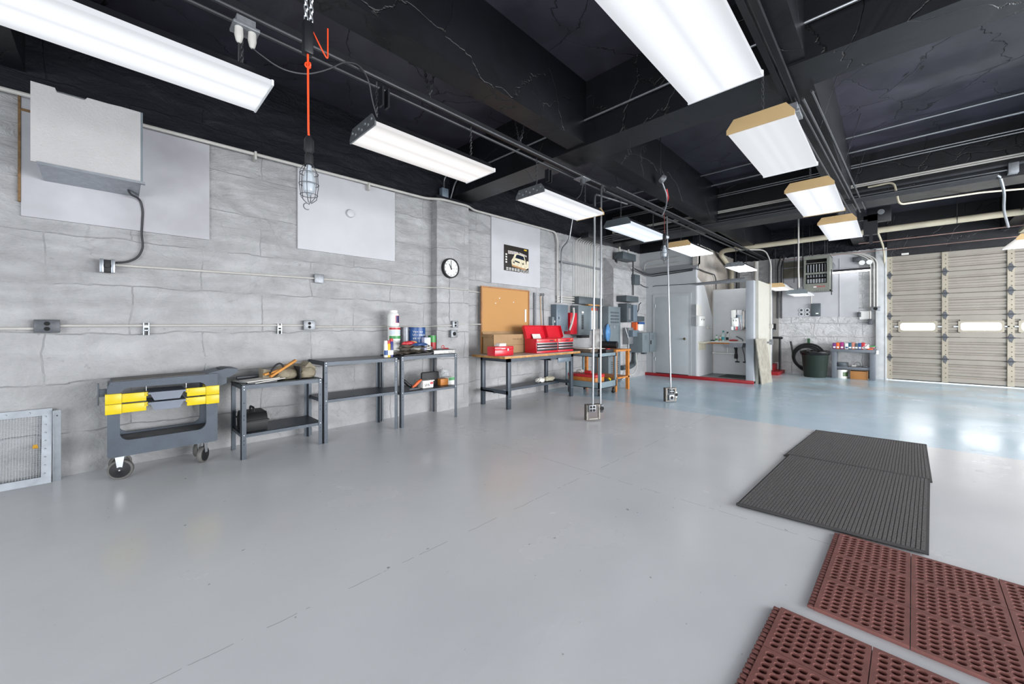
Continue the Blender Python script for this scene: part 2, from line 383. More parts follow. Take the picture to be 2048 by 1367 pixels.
# ------------------------------------------------------------------ palette
m_wall = masonry('painted_block', 'b2b2b3', 3.19, .017)
m_wallf = masonry('painted_stone', 'd2d2d3', 3.27, 0, (.9, .33), 1.3)
m_walls = masonry('stained_plaster', 'b9b4ae', 3.40, 0, (.9, .33), .6, '8f867c')
m_board = mat('flat_board', 'b4b4b8', .5, var=.05, scale=3, bump=.1, bscale=30)
m_board2 = mat('brushed_board', 'a5a4a9', .5, var=.14, scale=2.5, bump=.2, bscale=12)
m_closet = mat('closet_wall', 'a9adb0', .5, var=.03)
m_white = mat('white_panel', 'd9dbdd', .45, var=.03)
m_ceil = ceiling_mat('ceiling_black', '393742')
m_beam = ceiling_mat('beam_black', '0f1015')
m_floor = floor_mat()
m_steel = mat('slate_steel', '414952', .42, .25, var=.12, scale=9, bump=.05)
m_steeltop = mat('worn_steel_top', '4b4e51', .35, .5, var=.25, scale=7)
m_bolt = mat('bolt_zinc', 'c4c8cc', .3, .8)
m_hole = mat('hole_dark', '0b0b0d', .8)
m_zinc = mat('zinc', '9fa5aa', .35, .85, var=.15, scale=30)
m_alu = mat('aluminium', '969ba1', .35, .8, var=.12, scale=14)
m_cond = mat('conduit_painted', 'b7b5b0', .5, var=.08)
m_emt = mat('conduit_metal', '85888b', .32, .8, var=.1)
m_condd = mat('conduit_dark', '3a3b3e', .5, .4)
m_black = mat('black_plastic', '141417', .55, var=.1)
m_blackp = mat('black_paint_metal', '1b1c20', .45, .2)
m_rubber = mat('caster_rubber', '232323', .6)
m_grayp = mat('cart_plastic', '464f5a', .5, var=.15, scale=8, bump=.15, bscale=120)
m_grayp2 = mat('tray_plastic', '6f7683', .4, var=.06)
m_yellow = mat('yellow_plastic', 'd6bd08', .35, var=.05)
m_grayelec = mat('panel_gray', '6d777c', .4, .15, var=.08)
m_grayd = mat('panel_gray_dark', '4c5459', .42, .15, var=.1)
m_grayblue = mat('panel_bluegray', '66737e', .4, .15, var=.08)
m_outlet = mat('cast_box', '85888c', .45, .5, var=.15, scale=40)
m_outletd = mat('cast_box_dark', '4f5156', .45, .4, var=.15, scale=40)
m_red = mat('tool_red', 'c8182a', .3, var=.08, coat=.3)
m_redp = mat('curb_red', '97161f', .45, var=.12)
m_cork = mat('cork', 'b98a55', .85, var=.16, scale=120, bump=.3, bscale=200)
m_wood = mat('wood_edge', 'b08046', .5, var=.35, scale=25)
m_woodtop = mat('laminate_top', 'bdbab5', .4, var=.08)
m_orange = mat('orange_wood', 'b9742f', .5, var=.2, scale=12)
m_card = mat('cardboard', 'a58662', .8, var=.08)
m_tan = mat('tan_steel', 'bfa274', .45, var=.06)
m_canvas = mat('khaki_canvas', '8d8471', .85, var=.2, scale=10, bump=.5, bscale=25)
m_paper = mat('paper', 'd8d6d0', .7, var=.06)
m_whitep = mat('white_plastic', 'e2e2de', .35, var=.04)
m_beige = mat('beige_pipe', 'b5ad98', .5, var=.1, scale=5)
m_door = mat('door_beige', '8d877e', .5, var=.08, scale=3)
m_doorst = mat('door_stile', '9c9484', .5, var=.08, scale=6)
m_carpet = mat('carpet_gray', '6c6a69', .95, var=.35, scale=90, bump=.8, bscale=260, spec=.1)
m_carpetd = mat('carpet_edge', '454444', .8)
m_matred = mat('red_rubber', '7d4f49', .6, var=.14, scale=14, bump=.15, bscale=180)
m_blue = mat('label_blue', '1f4b86', .4)
m_green = mat('label_green', '3a8f4f', .4)
m_redl = mat('label_red', 'b5262c', .4)
m_purple = mat('label_purple', '6d2c7a', .4)
m_orangel = mat('label_orange', 'e0622a', .4)
m_cord = mat('orange_cord', 'e8491f', .4)
m_glass = mat('clear_glass', 'ffffff', .05, trans=1, var=0)
m_bulb = mat('bulb_glass', 'a9b1b8', .1, var=0)
m_mirror = mat('mirror', 'f2f5f5', .02, 1, var=0)
m_can = mat('can_green', '1c2922', .45, var=.1)
m_pane = mat('window_light', 'ffffff', .5, emis=14, var=0)
m_rust = mat('rusty_wood', '6f5638', .8, var=.4, scale=30)

# ================================================================== SETTING
XF = 13.4
struct('floor', MB().quad((-5, -7, 0), (XF+6, -7, 0), (XF+6, 5.5, 0), (-5, 5.5, 0)), m_floor)
struct('ceiling', MB().box((-5, -7, 4.1), (XF+.3, 5.5, 4.3)), m_ceil)
wl = MB(); wl.box((-5, 5.1, 0), (XF+.3, 5.5, 4.1))
struct('wall_left', wl, m_wall)
struct('trim_1', MB().box((3.44, 4.95, 0), (4.06, 5.12, 3.30)), m_wall)                 # pilaster
lw = MB(); lw.prism([(4.82, 0), (5.12, 0), (5.12, 3.0), (5.05, 3.0), (4.82, 2.72)], 0, 8.45, 10.2)
struct('trim_2', lw, m_wall)
# beams
for i, (a, b, zb) in enumerate(((3.8, 4.22, 3.37), (8.58, 9.08, 3.34), (-.9, -.5, 3.37))):
    struct('trim_%d' % (3+i), MB().box((a, -7, zb), (b, 5.1, 4.1)), m_beam)
for i, (a, b) in enumerate(((.49, .72), (2.52, 2.76), (-1.9, -1.66))):
    struct('trim_%d' % (6+i), MB().box((-5, a, 3.39), (XF, b, 4.1)), m_beam)
# far wall with the door opening (y from .08 down to -3.74, 3.05 high)
fw = MB(); fw.box((XF, .10, 0), (XF+.3, 5.1, 4.1)); fw.box((XF, -7, 0), (XF+.3, -3.76, 4.1)); struct('wall_far', fw, m_wallf)
struct('wall_door_header', MB().box((XF-.01, -3.76, 3.03), (XF+.3, .10, 4.1)), m_beam)
# smooth plaster above the stone wainscot on the far wall
zl = atx(1620, 634).z
struct('trim_9', MB().box((XF-.03, .62, zl), (XF, 2.3, 3.24)).box((XF-.045, .99, zl+.0), (XF, 1.0, 3.1)), m_board)
struct('trim_10', MB().box((XF-.10, .10, 0), (XF, .30, 3.25), .004).box((XF-.115, .10, 0), (XF-.10, .13, 3.25)), mat('jamb_paint', 'c6c8c9', .5, var=.12, scale=5, bump=.3, bscale=14))
# closet and alcove walls
cl = MB(); cl.box((10.2, 3.50, .08), (10.32, 4.55-.0+.04, 2.72)) if False else None
cw = MB(); cw.box((10.2, 4.60, .0), (10.32, 5.1, 2.74)); cw.box((10.2, 3.52, 0), (10.32, 3.66, 2.74)); cw.box((10.2, 3.66, 2.12), (10.32, 4.60, 2.74))
cw.prism([(10.2, 2.74), (10.32, 2.74), (10.45, 2.95), (10.40, 2.95)], 1, 3.52, 5.1); cw.box((10.38, 3.52, 2.9), (10.5, 5.1, 3.36))
struct('wall_closet_front', cw, m_closet)
struct('wall_closet_upper', MB().box((10.39, 3.52, 3.36), (10.5, 5.1, 4.1)), m_beam)
struct('wall_closet_side', MB().box((10.32, 3.52, 0), (XF, 3.64, 4.1)), m_walls)
struct('trim_11', MB().prism([(10.2, 0), (11.35, 0), (11.35, 1.55), (10.75, 2.35), (10.2, 2.55)], 1, 3.49, 3.52), m_white)
struct('wall_alcove_back', MB().box((11.35, 2.25, .06), (11.40, 3.47, 2.30)), m_white)
struct('wall_partition', MB().box((10.30, 2.19, 0), (11.60, 2.25, 2.36)), mat('partition_cream', 'b4b2a8', .45, var=.04))
struct('trim_12', MB().box((10.15, 2.25, 0), (10.30, 2.41, 2.36), .004), mat('post_gray', 'a4a9af', .4, var=.04))
struct('trim_13', MB().box((10.12, 2.25, 0), (10.20, 4.83, .075), .008), m_redp)
struct('trim_14', MB().box((10.2, 2.25, 0), (11.35, 3.5, .06)), mat('alcove_floor', '8e9192', .5))
struct('trim_15', MB().box((10.16, 2.41, 2.34), (10.22, 3.52, 2.40)), m_outlet)
struct('trim_16', MB().box((XF-.9, 2.2, 0), (XF, 2.9, .09)).box((XF-.5, 2.38, .09), (XF, 2.9, .26)), m_redp)
# closet door
d = MB().box((10.17, 3.70, .09), (10.21, 4.55, 2.10), .003).build('door_1', mat('door_gray', 'aab0b3', .4, var=.03)); d['kind'] = 'structure'
fr = MB().box((10.175, 4.55, .075), (10.21, 4.62, 2.10)).box((10.175, 3.63, .075), (10.21, 3.70, 2.10)).box((10.174, 3.63, 2.10), (10.212, 4.62, 2.17)).build('door_frame', m_closet, d)
MB().lathe([(.012, 0), (.012, .03), (.03, .04), (.032, .06), (.02, .075)], (10.17, 3.77, 1.0), (-1, 0, 0), 14).build('door_handle', mat('brass_old', '6d6650', .35, .8), d)
for zz in (1.86, .45): MB().cyl((10.165, 4.55, zz-.05), (10.165, 4.55, zz+.05), .009, n=8).build('hinge', m_zinc, d)
# grey steel door in the far wall, up on the red step
zb = atx(1555, 723).z
d2 = MB().box((XF-.05, 2.34, zb), (XF, 3.3, zb+2.05), .003).build('door_2', mat('door_taupe', '7f7d79', .45, var=.08)); d2['kind'] = 'structure'
MB().box((XF-.07, 2.40, zb+.92), (XF-.05, 2.48, zb+1.10)).build('lock_plate', m_black, d2)
MB().cyl((XF-.11, 2.44, zb+.9), (XF-.05, 2.44, zb+.9), .03, n=12).build('door_handle', m_bolt, d2)
# board panels on the left wall
a = aty(43, 427); b_ = aty(418, 472)
struct('trim_17', MB().box((a.x, 5.075, a.z-.02), (b_.x, 5.10, 3.17)), m_board2)
struct('trim_18', MB().box((a.x-.016, 5.07, 2.3), (a.x-.001, 5.10, 3.17)).box((a.x-.0, 5.068, 3.04), (a.x+.2, 5.075, 3.06)), m_rust)
a = aty(594, 497); b_ = aty(788, 521)
struct('trim_19', MB().box((a.x, 5.075, a.z), (b_.x, 5.10, 3.20)), m_board)
a = aty(981, 565); b_ = aty(1078, 585)
struct('trim_20', MB().box((a.x, 5.075, a.z), (b_.x, 5.10, 3.27)), m_board)
struct('trim_21', MB().box((7.15, 5.085, 1.3), (8.2, 5.10, 3.2)), mat('duct_board', 'a9aaaa', .5, var=.08, bump=.2, bscale=8))

# ------------------------------------------------------------------ sectional garage door
DX = XF-.02; DY0 = .08; BAY = .942
gd = thing('sectional_door', 'wide beige ribbed overhead garage door with two slot windows', 'garage door', (DX, DY0, 0))
ztop = 3.03; zs = [.025, .56, 1.064, 1.568, 2.07, 2.568, 3.03]
def section(z0, z1):
    H = z1-z0; pts = []
    ribs = [(0, -.006), (.015, .012), (.20, .012), (.24, -.014), (.29, -.014), (.33, .014), (.42, .014), (.44, .002), (.47, .012), (.53, .012), (.56, .002), (.58, .014), (.67, .014), (.71, -.014), (.76, -.014), (.80, .012), (.985, .012), (1, -.006)]
    for t, o in ribs: pts.append((DX-o, z0+t*H))
    return pts+[(DX+.035, z1), (DX+.035, z0)]
win = {}
for k in range(6):
    mb = MB(); P = section(zs[k], zs[k+1]); yA, yB = DY0, DY0-4*BAY
    if k == 2:      # window section: cut holes by building it in strips around the openings
        wz0 = atx(1893, 661).z; wz1 = atx(1893, 644.5).z
        ys = []
        for bay, (p0, p1) in ((0, (1800, 1871)), (1, (1920, 2004))):
            ys.append((atx(p0, 653, DX).y, atx(p1, 653, DX).y))
        for bay in (2, 3): ys.append((DY0-bay*BAY-.13, DY0-(bay+1)*BAY+.13))
        win['ys'] = ys; win['z'] = (wz0, wz1)
        cuts = [yA]
        for q0, q1 in ys: cuts += [q0, q1]
        cuts.append(yB)
        for j in range(0, len(cuts), 2): mb.prism(P, 1, cuts[j+1], cuts[j])
        for q0, q1 in ys:
            mb.box((DX-.012, q1, zs[2]), (DX+.03, q0, wz0)); mb.box((DX-.012, q1, wz1), (DX+.03, q0, zs[3]))
    else: mb.prism(P, 1, yB, yA)
    mb.build('door_section', m_door, gd)
st = [DY0-.03]+[DY0-BAY*i for i in (1, 2, 3)]+[DY0-4*BAY+.03]
for y in st:
    s_ = MB().box((DX-.035, y-.048, .03), (DX-.012, y+.048, 3.02))
    so = s_.build('stile', m_doorst, gd)
    for k in range(6):
        for t in (.2, .5, .8):
            pass
    hb = MB()
    for k in range(6):
        for t in (.22, .40, .62, .82): hb.cyl((DX-.037, y-.01, zs[k]+t*(zs[k+1]-zs[k])), (DX-.0345, y-.01, zs[k]+t*(zs[k+1]-zs[k])), .009, n=8)
    hb.build('rivet', m_hole, so)
    for z in zs[1:-1]:
        h = MB(); h.prism([(y-.045, z), (y-.012, z-.085), (y+.012, z-.085), (y+.045, z), (y+.012, z+.085), (y-.012, z+.085)], 0, DX-.045, DX-.036)
        h.cyl((DX-.05, y-.06, z), (DX-.05, y+.06, z), .012, n=8); h.build('hinge', m_outletd, gd)
for q0, q1 in win['ys']:
    wz0, wz1 = win['z']
    f = MB().frame(0, DX-.03, DX-.005, (q1-.03, wz0-.03, q0+.03, wz1+.03), (q1+.01, wz0+.012, q0-.01, wz1-.012), .045).build('window_frame', m_doorst, gd)
    MB().box((DX+.01, q1, wz0), (DX+.015, q0, wz1)).build('pane', m_pane, f)
    MB().box((DX-.025, q1+.02, (wz0+wz1)/2-.006), (DX-.01, q0-.02, (wz0+wz1)/2+.006)).build('glazing_bar', m_black, f)
    MB().box((DX-.035, q1-.10, (wz0+wz1)/2-.012), (DX-.02, q1-.03, (wz0+wz1)/2+.012)).box((DX-.035, q0+.03, (wz0+wz1)/2-.012), (DX-.02, q0+.10, (wz0+wz1)/2+.012)).build('handle', m_zinc, gd)
MB().box((DX-.02, DY0-4*BAY, .018), (DX+.02, DY0, .04)).build('bottom_seal', m_rubber, gd)
# door hardware: tracks
one('door_track', MB().tube([(DX-.06, .14, .02), (DX-.06, .14, 2.95), (DX-.3, .16, 3.25), (12.3, .22, 3.40), (11.62, .26, 3.44)], .02, 6, .2), m_beige, 'beige metal door track beside the left edge of the garage door', 'door track')
for y, nm in ((-1.91, 'left'), (-2.11, 'right')):
    one('door_track', MB().box((9.6, y-.04, 3.24), (DX-.25, y+.04, 3.30)), m_beige, 'beige overhead rail above the middle of the garage door, %s of two' % nm, 'door track')
one('metal_rod', MB().cyl((12.9, -3.9, 3.36), (12.9, .6, 3.36), .012, n=8), mat('copper_line', '9c7f78', .45, .4), 'thin pinkish rod crossing above the garage door, upper one', 'rod')
one('metal_rod', MB().cyl((12.75, -3.9, 3.12), (12.75, 2.2, 3.12), .009, n=8), mat('copper_line', '9c7f78'), 'thin pinkish rod crossing above the garage door, lower and longer one', 'rod')
one('warning_tag', MB().box((12.9, -.27, 2.98), (12.93, -.15, 3.02)), m_paper, 'small cream tag hanging above the garage door', 'tag')

# ------------------------------------------------------------------ light fixtures
m_lensA = lens_mat('lens_cool', 1.30)
m_lensB = lens_mat('lens_neutral', 1.25, (1.0, .97, .94))
m_lensC = lens_mat('lens_blue', 1.5, (.80, .90, 1.0))
m_lensE = lens_mat('lens_bright', 7.0)
m_lensF = lens_mat('lens_strong', 3.0)
m_lensD = lens_mat('lens_dim', .72, (.96, .98, 1.0), lo=.9)
def fixture(x0, x1, yc, z, lens, endA, endB, label, width=.43, chains=True, lace=False):
    L_ = x1-x0; t = thing('ceiling_light', label, 'ceiling light', ((x0+x1)/2, yc, z), 0, 'fluorescent ceiling lights'); h = L_/2; wd = width/2
    MB().prism([(-wd, .012), (wd, .012), (wd-.01, .035), (wd-.055, .095), (-wd+.055, .095), (-wd+.01, .035)], 0, -h+.012, h-.012).build('housing', m_blackp if z > 2.5 else m_white, t, world=False)
    ln = MB(); ln.prism([(-wd, 0), (wd, 0), (wd, .030), (-wd, .030)], 0, -h+.008, h-.008); ln.build('lens', lens, t, world=False)
    for s_, m in ((-1, endA), (1, endB)):
        e = MB(); x = s_*h; ht = .035 if (m is m_white) else .10; ins = 0 if (m is m_white) else .045
        e.prism([(-wd-.006, -.004), (wd+.006, -.004), (wd+.006, .03), (wd-ins, ht), (-wd+ins, ht), (-wd-.006, .03)], 0, x-.006, x+.006)
        eo = e.build('end_plate', m, t, world=False)
        if m is m_zinc:
            for i in range(7):
                yy = -wd+.05+i*(width-.1)/6; zz = .035 if i % 2 else .062
                MB().cyl((x+s_*.0055, yy, zz), (x+s_*.0085, yy, zz), .012, n=6).build('knockout', m_bolt, eo, world=False)
    if chains:
        for cx in (-h+.12, h-.12): MB().chain((cx, 0, .095), (cx, 0, 3.27-z)).build('chain', m_condd, t, world=False)
    return t
fixture(-.62, .705, 3.01, 2.80, m_lensA, m_white, m_white, 'long white glowing light at top left, nearest to the camera in the left row')
fixture(1.38, 2.61, 3.00, 2.80, m_lensB, m_zinc, m_white, 'warm-lit light with punched zinc end, second in the left row')
fixture(3.37, 4.62, 3.00, 2.80, m_lensA, m_zinc, m_tan, 'light with a punched zinc near end and tan far end, third in the left row')
fixture(5.25, 6.60, 2.94, 2.80, m_lensC, m_grayd, m_white, 'bluish light with plain dark grey near end, fourth in the left row')
fixture(7.40, 8.65, 2.87, 2.80, m_lensF, m_tan, m_white, 'white light with tan near end, in front of the closet wall')
fixture(10.75, 11.98, 2.80, 2.80, m_lensE, m_zinc, m_white, 'light with punched zinc end hanging above the sink alcove')
fixture(1.35, 2.75, .78, 2.80, m_lensA, m_white, m_white, 'large white glowing light at the top edge, nearest in the right row')
fixture(3.40, 4.62, .72, 2.80, m_lensD, m_tan, m_white, 'unlit-looking light with tan near end, second in the right row')
fixture(5.34, 6.65, .66, 2.80, m_lensA, m_tan, m_tan, 'lit light with tan ends, third in the right row')
fixture(7.33, 8.75, .58, 2.80, m_lensA, m_tan, m_white, 'lit light with tan near end, farthest in the right row')
fixture(11.6, 12.85, 2.12, 2.30, m_lensB, m_tan, m_white, 'low hanging light with tan end beside the white partition')
fixture(12.0, 13.1, 1.72, 2.14, m_lensA, m_grayelec, m_white, 'low grey-ended light hanging below the gas heater')
p0 = atz(2036, 479, 2.8)
fixture(p0.x, p0.x+1.2, p0.y-.2, 2.8, m_lensB, m_tan, m_white, 'light with tan end at the right edge of the picture', chains=False)
# strip light on far wall
pa = atx(1660, 546, 13.2); pb = atx(1741, 538.5, 13.2)
t = thing('strip_light', 'long bare tube light on the far wall beside the heater', 'strip light', (13.2, (pa.y+pb.y)/2, pa.z))
MB().box((13.15, pb.y, pa.z+.02), (13.25, pa.y, pa.z+.07)).build('housing', m_blackp, t)
MB().cyl((13.19, pb.y+.01, pa.z), (13.19, pa.y, pa.z), .02, n=10).build('tube', mat('tube_light', 'ffffff', .5, emis=6, var=0), t)

# ------------------------------------------------------------------ overhead rails, conduits, pipes
def wrap(name, mb, m, label, cat, group=None): return one(name, mb, m, label, cat, group)
for i, y in enumerate((2.93, 3.05)):
    mb = MB().tube([(-4.5, y+.07, 3.27), (4.6, y, 3.28), (13.3, y-.26, 3.28)], .014, 8)
    wrap('ceiling_rail', mb, m_condd, 'thin dark pipe over the left row of lights, %s' % ('farther from the wall' if i == 0 else 'nearer the wall'), 'rail', 'dark rails over the left light row')
for y in (3.13,):
    wrap('ceiling_rail', MB().box((-4.5, 2.96, 3.295), (6.2, 3.02, 3.335)), m_blackp, 'flat black channel running above the left row of lights', 'rail')
for y, z, nm in ((2.8, 3.22, 'nearest the wall'), (2.72, 3.26, 'in the middle'), (2.64, 3.24, 'farthest from the wall')):
    wrap('conduit', MB().tube([(4.9, y+.12, z), (13.0, y-.1, z)], .013, 8), m_condd, 'dark conduit in the bundle beside the left row of lights, %s' % nm, 'conduit', 'dark conduits beside the left light row')
wrap('ceiling_rail', MB().box((-4.5, .66, 3.30), (4.35, .70, 3.37)).box((-4.5, .60, 3.30), (4.35, .64, 3.34)), m_blackp, 'black channel track above the nearest right-row light', 'rail')
for y, z, nm in ((.62, 3.27, 'leftmost'), (.56, 3.31, 'second from left'), (.50, 3.27, 'third from left'), (.44, 3.31, 'rightmost')):
    wrap('ceiling_rail', MB().tube([(4.2, y+.06, z), (9.0, y-.1, z)], .012, 8), m_condd, 'thin dark pipe in the bundle over the right row of lights, %s' % nm, 'rail', 'dark rails over the right light row')
# V shaped hangers
for x, nm in zip((.3, 2.0, 3.2, 5.4, 6.9, 8.2, 10.1, 11.0), ('nearest the camera', 'above the second light', 'just before the big beam', 'above the fourth light', 'before the fifth light', 'above the fifth light', 'before the sink alcove', 'farthest, above the alcove')):
    yy = 3.0-(.03*max(0, x-4.6))
    near = x < 5
    mb = MB()
    if near: mb.chain((x, yy-.0, 3.34), (x+.05, yy-.22, 4.1), .004, .03).chain((x, yy, 3.34), (x+.02, yy+.2, 4.1), .004, .03)
    else: mb.tube([(x, yy-.18, 4.1), (x, yy, 3.3), (x, yy+.18, 4.1)], .005, 5)
    wrap('hanger', mb, m_condd, 'dark V-shaped hanger holding the left row rails, %s' % nm, 'hanger', 'hangers over the left row')
for x, nm in zip((5.0, 6.9, 8.3), ('nearest the camera', 'middle one', 'farthest from the camera')):
    wrap('hanger', MB().tube([(x, .3, 4.1), (x, .52, 3.3), (x, .72, 4.1)], .005, 5), m_condd, 'dark V-shaped hanger holding the right row rails, %s' % nm, 'hanger', 'hangers over the right row')
# strut hanger clips
for (px, py) in ((767, 180), (1097, 342)):
    q = aty(px, py, 2.95)
    wrap('strut_clip', MB().box((q.x-.02, 2.93, q.z-.13), (q.x-.005, 2.99, q.z+.02)).box((q.x+.03, 2.93, q.z-.13), (q.x+.045, 2.99, q.z+.02)), m_blackp, 'pair of short black straps hanging from the left rails %s' % ('before the second light' if px < 800 else 'above the third light'), 'strap')
# transverse conduits (along Y)
wrap('conduit', MB().tube([(3.77, 5.05, 3.34), (3.77, 4.9, 3.62), (3.77, 4.6, 3.64), (3.77, -6.5, 3.66)], .013, 8, .15), m_emt, 'thin bright conduit on the near face of the big black beam', 'conduit')
q = aty(888, 385, 5.02)
wrap('junction_box', MB().box((q.x-.06, 4.98, q.z-.10), (q.x+.06, 5.06, q.z+.06), .004), m_grayblue, 'small blue-grey box on top of the white pilaster', 'junction box')
wrap('conduit', MB().tube([q+Vector((0, 0, .05)), q+Vector((0, 0, .25)), (q.x+.1, 4.7, 3.75)], .012, 8, .1), m_emt, 'short bright elbow rising from the box on the pilaster', 'conduit')
CONDS = ((7.55, 4.05, .013, m_emt, 'farther'), (8.12, 4.03, .016, m_emt, 'bright'), (8.53, 3.95, .014, m_emt, 'upper'), (8.53, 3.915, .014, m_emt, 'lower'))
wrap('conduit', MB().tube([(7.55, -6.5, 4.06), (7.55, 4.95, 4.06)], .013, 8), m_emt, 'thin conduit tight under the ceiling, first of those before the second beam', 'conduit')
wrap('conduit', MB().tube([(8.12, -6.5, 4.03), (8.12, 4.95, 4.03)], .017, 8), m_emt, 'bright conduit under the ceiling just before the second beam', 'conduit')
for z, nm in ((3.95, 'upper'), (3.912, 'lower')):
    wrap('conduit', MB().tube([(8.54, -6.5, z), (8.54, 4.9, z)], .015, 8), m_emt, '%s of two touching conduits high on the second black beam' % nm, 'conduit', 'touching conduit pair on second beam')
for z, nm in ((3.62, 'upper'), (3.59, 'lower')):
    wrap('conduit', MB().tube([(8.54, -6.5, z), (8.54, 4.9, z)], .013, 8), m_cond, '%s of two conduits at mid height on the second black beam' % nm, 'conduit', 'mid conduit pair on second beam')
wrap('pipe', MB().tube([(8.52, -6.5, 3.50), (8.52, 4.9, 3.50)], .028, 10), m_condd, 'thick dark grey pipe along the second black beam', 'pipe')
q = atx(2022, 345, 8.52)
for z, e, nm in ((3.43, q.y, 'upper'), (3.395, q.y+.3, 'lower')):
    wrap('conduit', MB().tube([(8.53, e, z), (8.53, 4.9, z)], .013, 8), m_emt, '%s of two conduits low on the second beam near its far right box' % nm, 'conduit', 'low conduit pair on second beam')
wrap('junction_box', MB().box((8.46, q.y-.06, 3.36), (8.56, q.y+.03, 3.50), .003), m_outlet, 'metal box at the right end of the low conduit pair', 'junction box')
wrap('flexible_conduit', MB().tube([(8.53, q.y+.3, 3.395), (8.53, q.y+.1, 3.40), (8.8, q.y+.02, 3.2), (9.4, q.y-.05, 3.05), (10.2, q.y-.2, 2.92)], .016, 8, .2), m_outlet, 'grey flexible conduit curving down at the far right', 'conduit')
qa = atx(1788, 363, 8.45); qb = atx(1798, 409, 8.45)
wrap('conduit', MB().tube([(8.5, qa.y+.3, qa.z), (8.47, qa.y, qa.z), (8.45, qb.y, qb.z), (9.3, qb.y-.9, qb.z+.18), (10.5, qb.y-2.4, qb.z+.3)], .014, 8, .08), m_beige, 'cream conduit dropping from the second beam and running right', 'conduit')
q1 = atz(1600, 165, 3.9)
wrap('cable', MB().tube([(4.3, .63, 3.42), (4.35, .55, 3.6), (4.5, .2, 3.97), (4.3, -.9, 4.06), (4.3, -4, 4.06)], .012, 8, .15).tube([(4.33, .60, 3.42), (4.38, .52, 3.6), (4.53, .2, 3.99), (4.36, -.9, 4.07), (4.36, -4, 4.07)], .009, 8, .15), m_blackp, 'black double cable looping from the right row box along the ceiling', 'cable')
# big beige pipe
wrap('insulated_pipe', MB().tube([(11.5, -6.5, 3.40), (11.5, 3.28, 3.36), (11.75, 3.40, 3.30), (12.85, 3.42, 3.02), (12.9, 3.42, .1)], .062, 14, .18), m_beige, 'thick beige pipe crossing the back of the room below the ceiling', 'pipe')
for y, nm in ((2.9, 'leftmost'), (1.6, 'second from left'), (-.9, 'third from left'), (-2.6, 'rightmost')):
    wrap('pipe_hanger', MB().torus((11.5, y, 3.385), (0, 1, 0), .068, .006, 16, 5).tube([(11.5, y, 3.45), (11.5, y, 4.1)], .005, 5), m_condd, 'dark ring hanger around the thick beige pipe, %s' % nm, 'hanger', 'ring hangers on the beige pipe')
# opener bracket
q = atz(1740, 432, 3.55)
t = thing('door_operator', 'black boxy door operator with round disc hanging before the beige pipe', 'door opener', (10.4, .25, 3.6))
q0 = atx(1765, 425, 10.2); q1 = atx(1717, 435, 10.2); q2 = atx(1738, 440, 10.2)
MB().box((10.2, q0.y-.12, q0.z-.14), (10.4, q0.y+.22, q0.z+.12), .01).build('motor', m_blackp, t)
MB().cyl((10.19, q0.y+.02, q0.z+.02), (10.2, q0.y+.02, q0.z+.02), .05, n=16).build('disc', m_outlet, t)
MB().box((10.2, q0.y+.1, q0.z-.09), (10.28, q1.y+.1, q0.z-.02)).build('arm', m_blackp, t)
MB().box((10.2, q2.y-.12, q2.z-.28), (10.32, q2.y+.08, q2.z+.1)).box((10.24, q2.y-.05, q2.z-.45), (10.28, q2.y, q2.z-.25)).build('bracket', m_blackp, t)

# conduit along the top of the left wall
mb = MB().tube([(-4.5, 5.03, 3.10), (-.5, 5.03, 3.16), (1.0, 5.03, 3.185), (3.3, 5.03, 3.225), (3.5, 4.90, 3.23), (4.0, 4.90, 3.24), (4.25, 5.03, 3.25), (6.05, 5.05, 3.28), (6.48, 5.05, 3.28), (6.55, 5.05, 3.1), (6.55, 5.05, 1.80)], .018, 8, .08)
wrap('conduit', mb, m_cond, 'painted conduit running along the top of the left wall, then down', 'conduit')
for i, x in enumerate((1.1, 2.4)):
    wrap('pipe_strap', MB().box((x-.01, 5.0, 3.12), (x+.01, 5.10, 3.21)), m_cond, 'small painted strap on the wall-top conduit, %s' % ('left of the hanging work light', 'above the flat board with the disc')[i], 'strap', 'straps on the wall-top conduit')
wrap('conduit', MB().tube([(6.64, 5.02, 1.80), (6.64, 5.02, 2.95), (6.82, 4.95, 3.15), (6.82, 4.8, 3.9)], .016, 8, .1), m_emt, 'bare conduit beside the painted one, bending up to the ceiling', 'conduit')

def junction(name, p, m, label, sx=.11, sz=.10, d=.05, holes=0, lid=True, round_hole=False):
    t = thing(name, label, 'outlet box' if holes else 'junction box', p)
    MB().box((p[0]-sx/2, p[1]-d, p[2]-sz/2), (p[0]+sx/2, p[1], p[2]+sz/2), .006).build('body', m, t)
    MB().box((p[0]-sx/2-.004, p[1]-d-.006, p[2]-sz/2-.004), (p[0]+sx/2+.004, p[1]-d, p[2]+sz/2+.004), .004).build('cover', m, t)
    if holes == 2:
        for dz in (-.022, .022): MB().cyl((p[0], p[1]-d-.009, p[2]+dz), (p[0], p[1]-d-.005, p[2]+dz), .017, n=14).build('receptacle', m_hole, t)
    if holes == 1: MB().cyl((p[0], p[1]-d-.012, p[2]), (p[0], p[1]-d-.005, p[2]), .03, n=18).build('receptacle', m_hole, t)
    return t
WY = 5.10
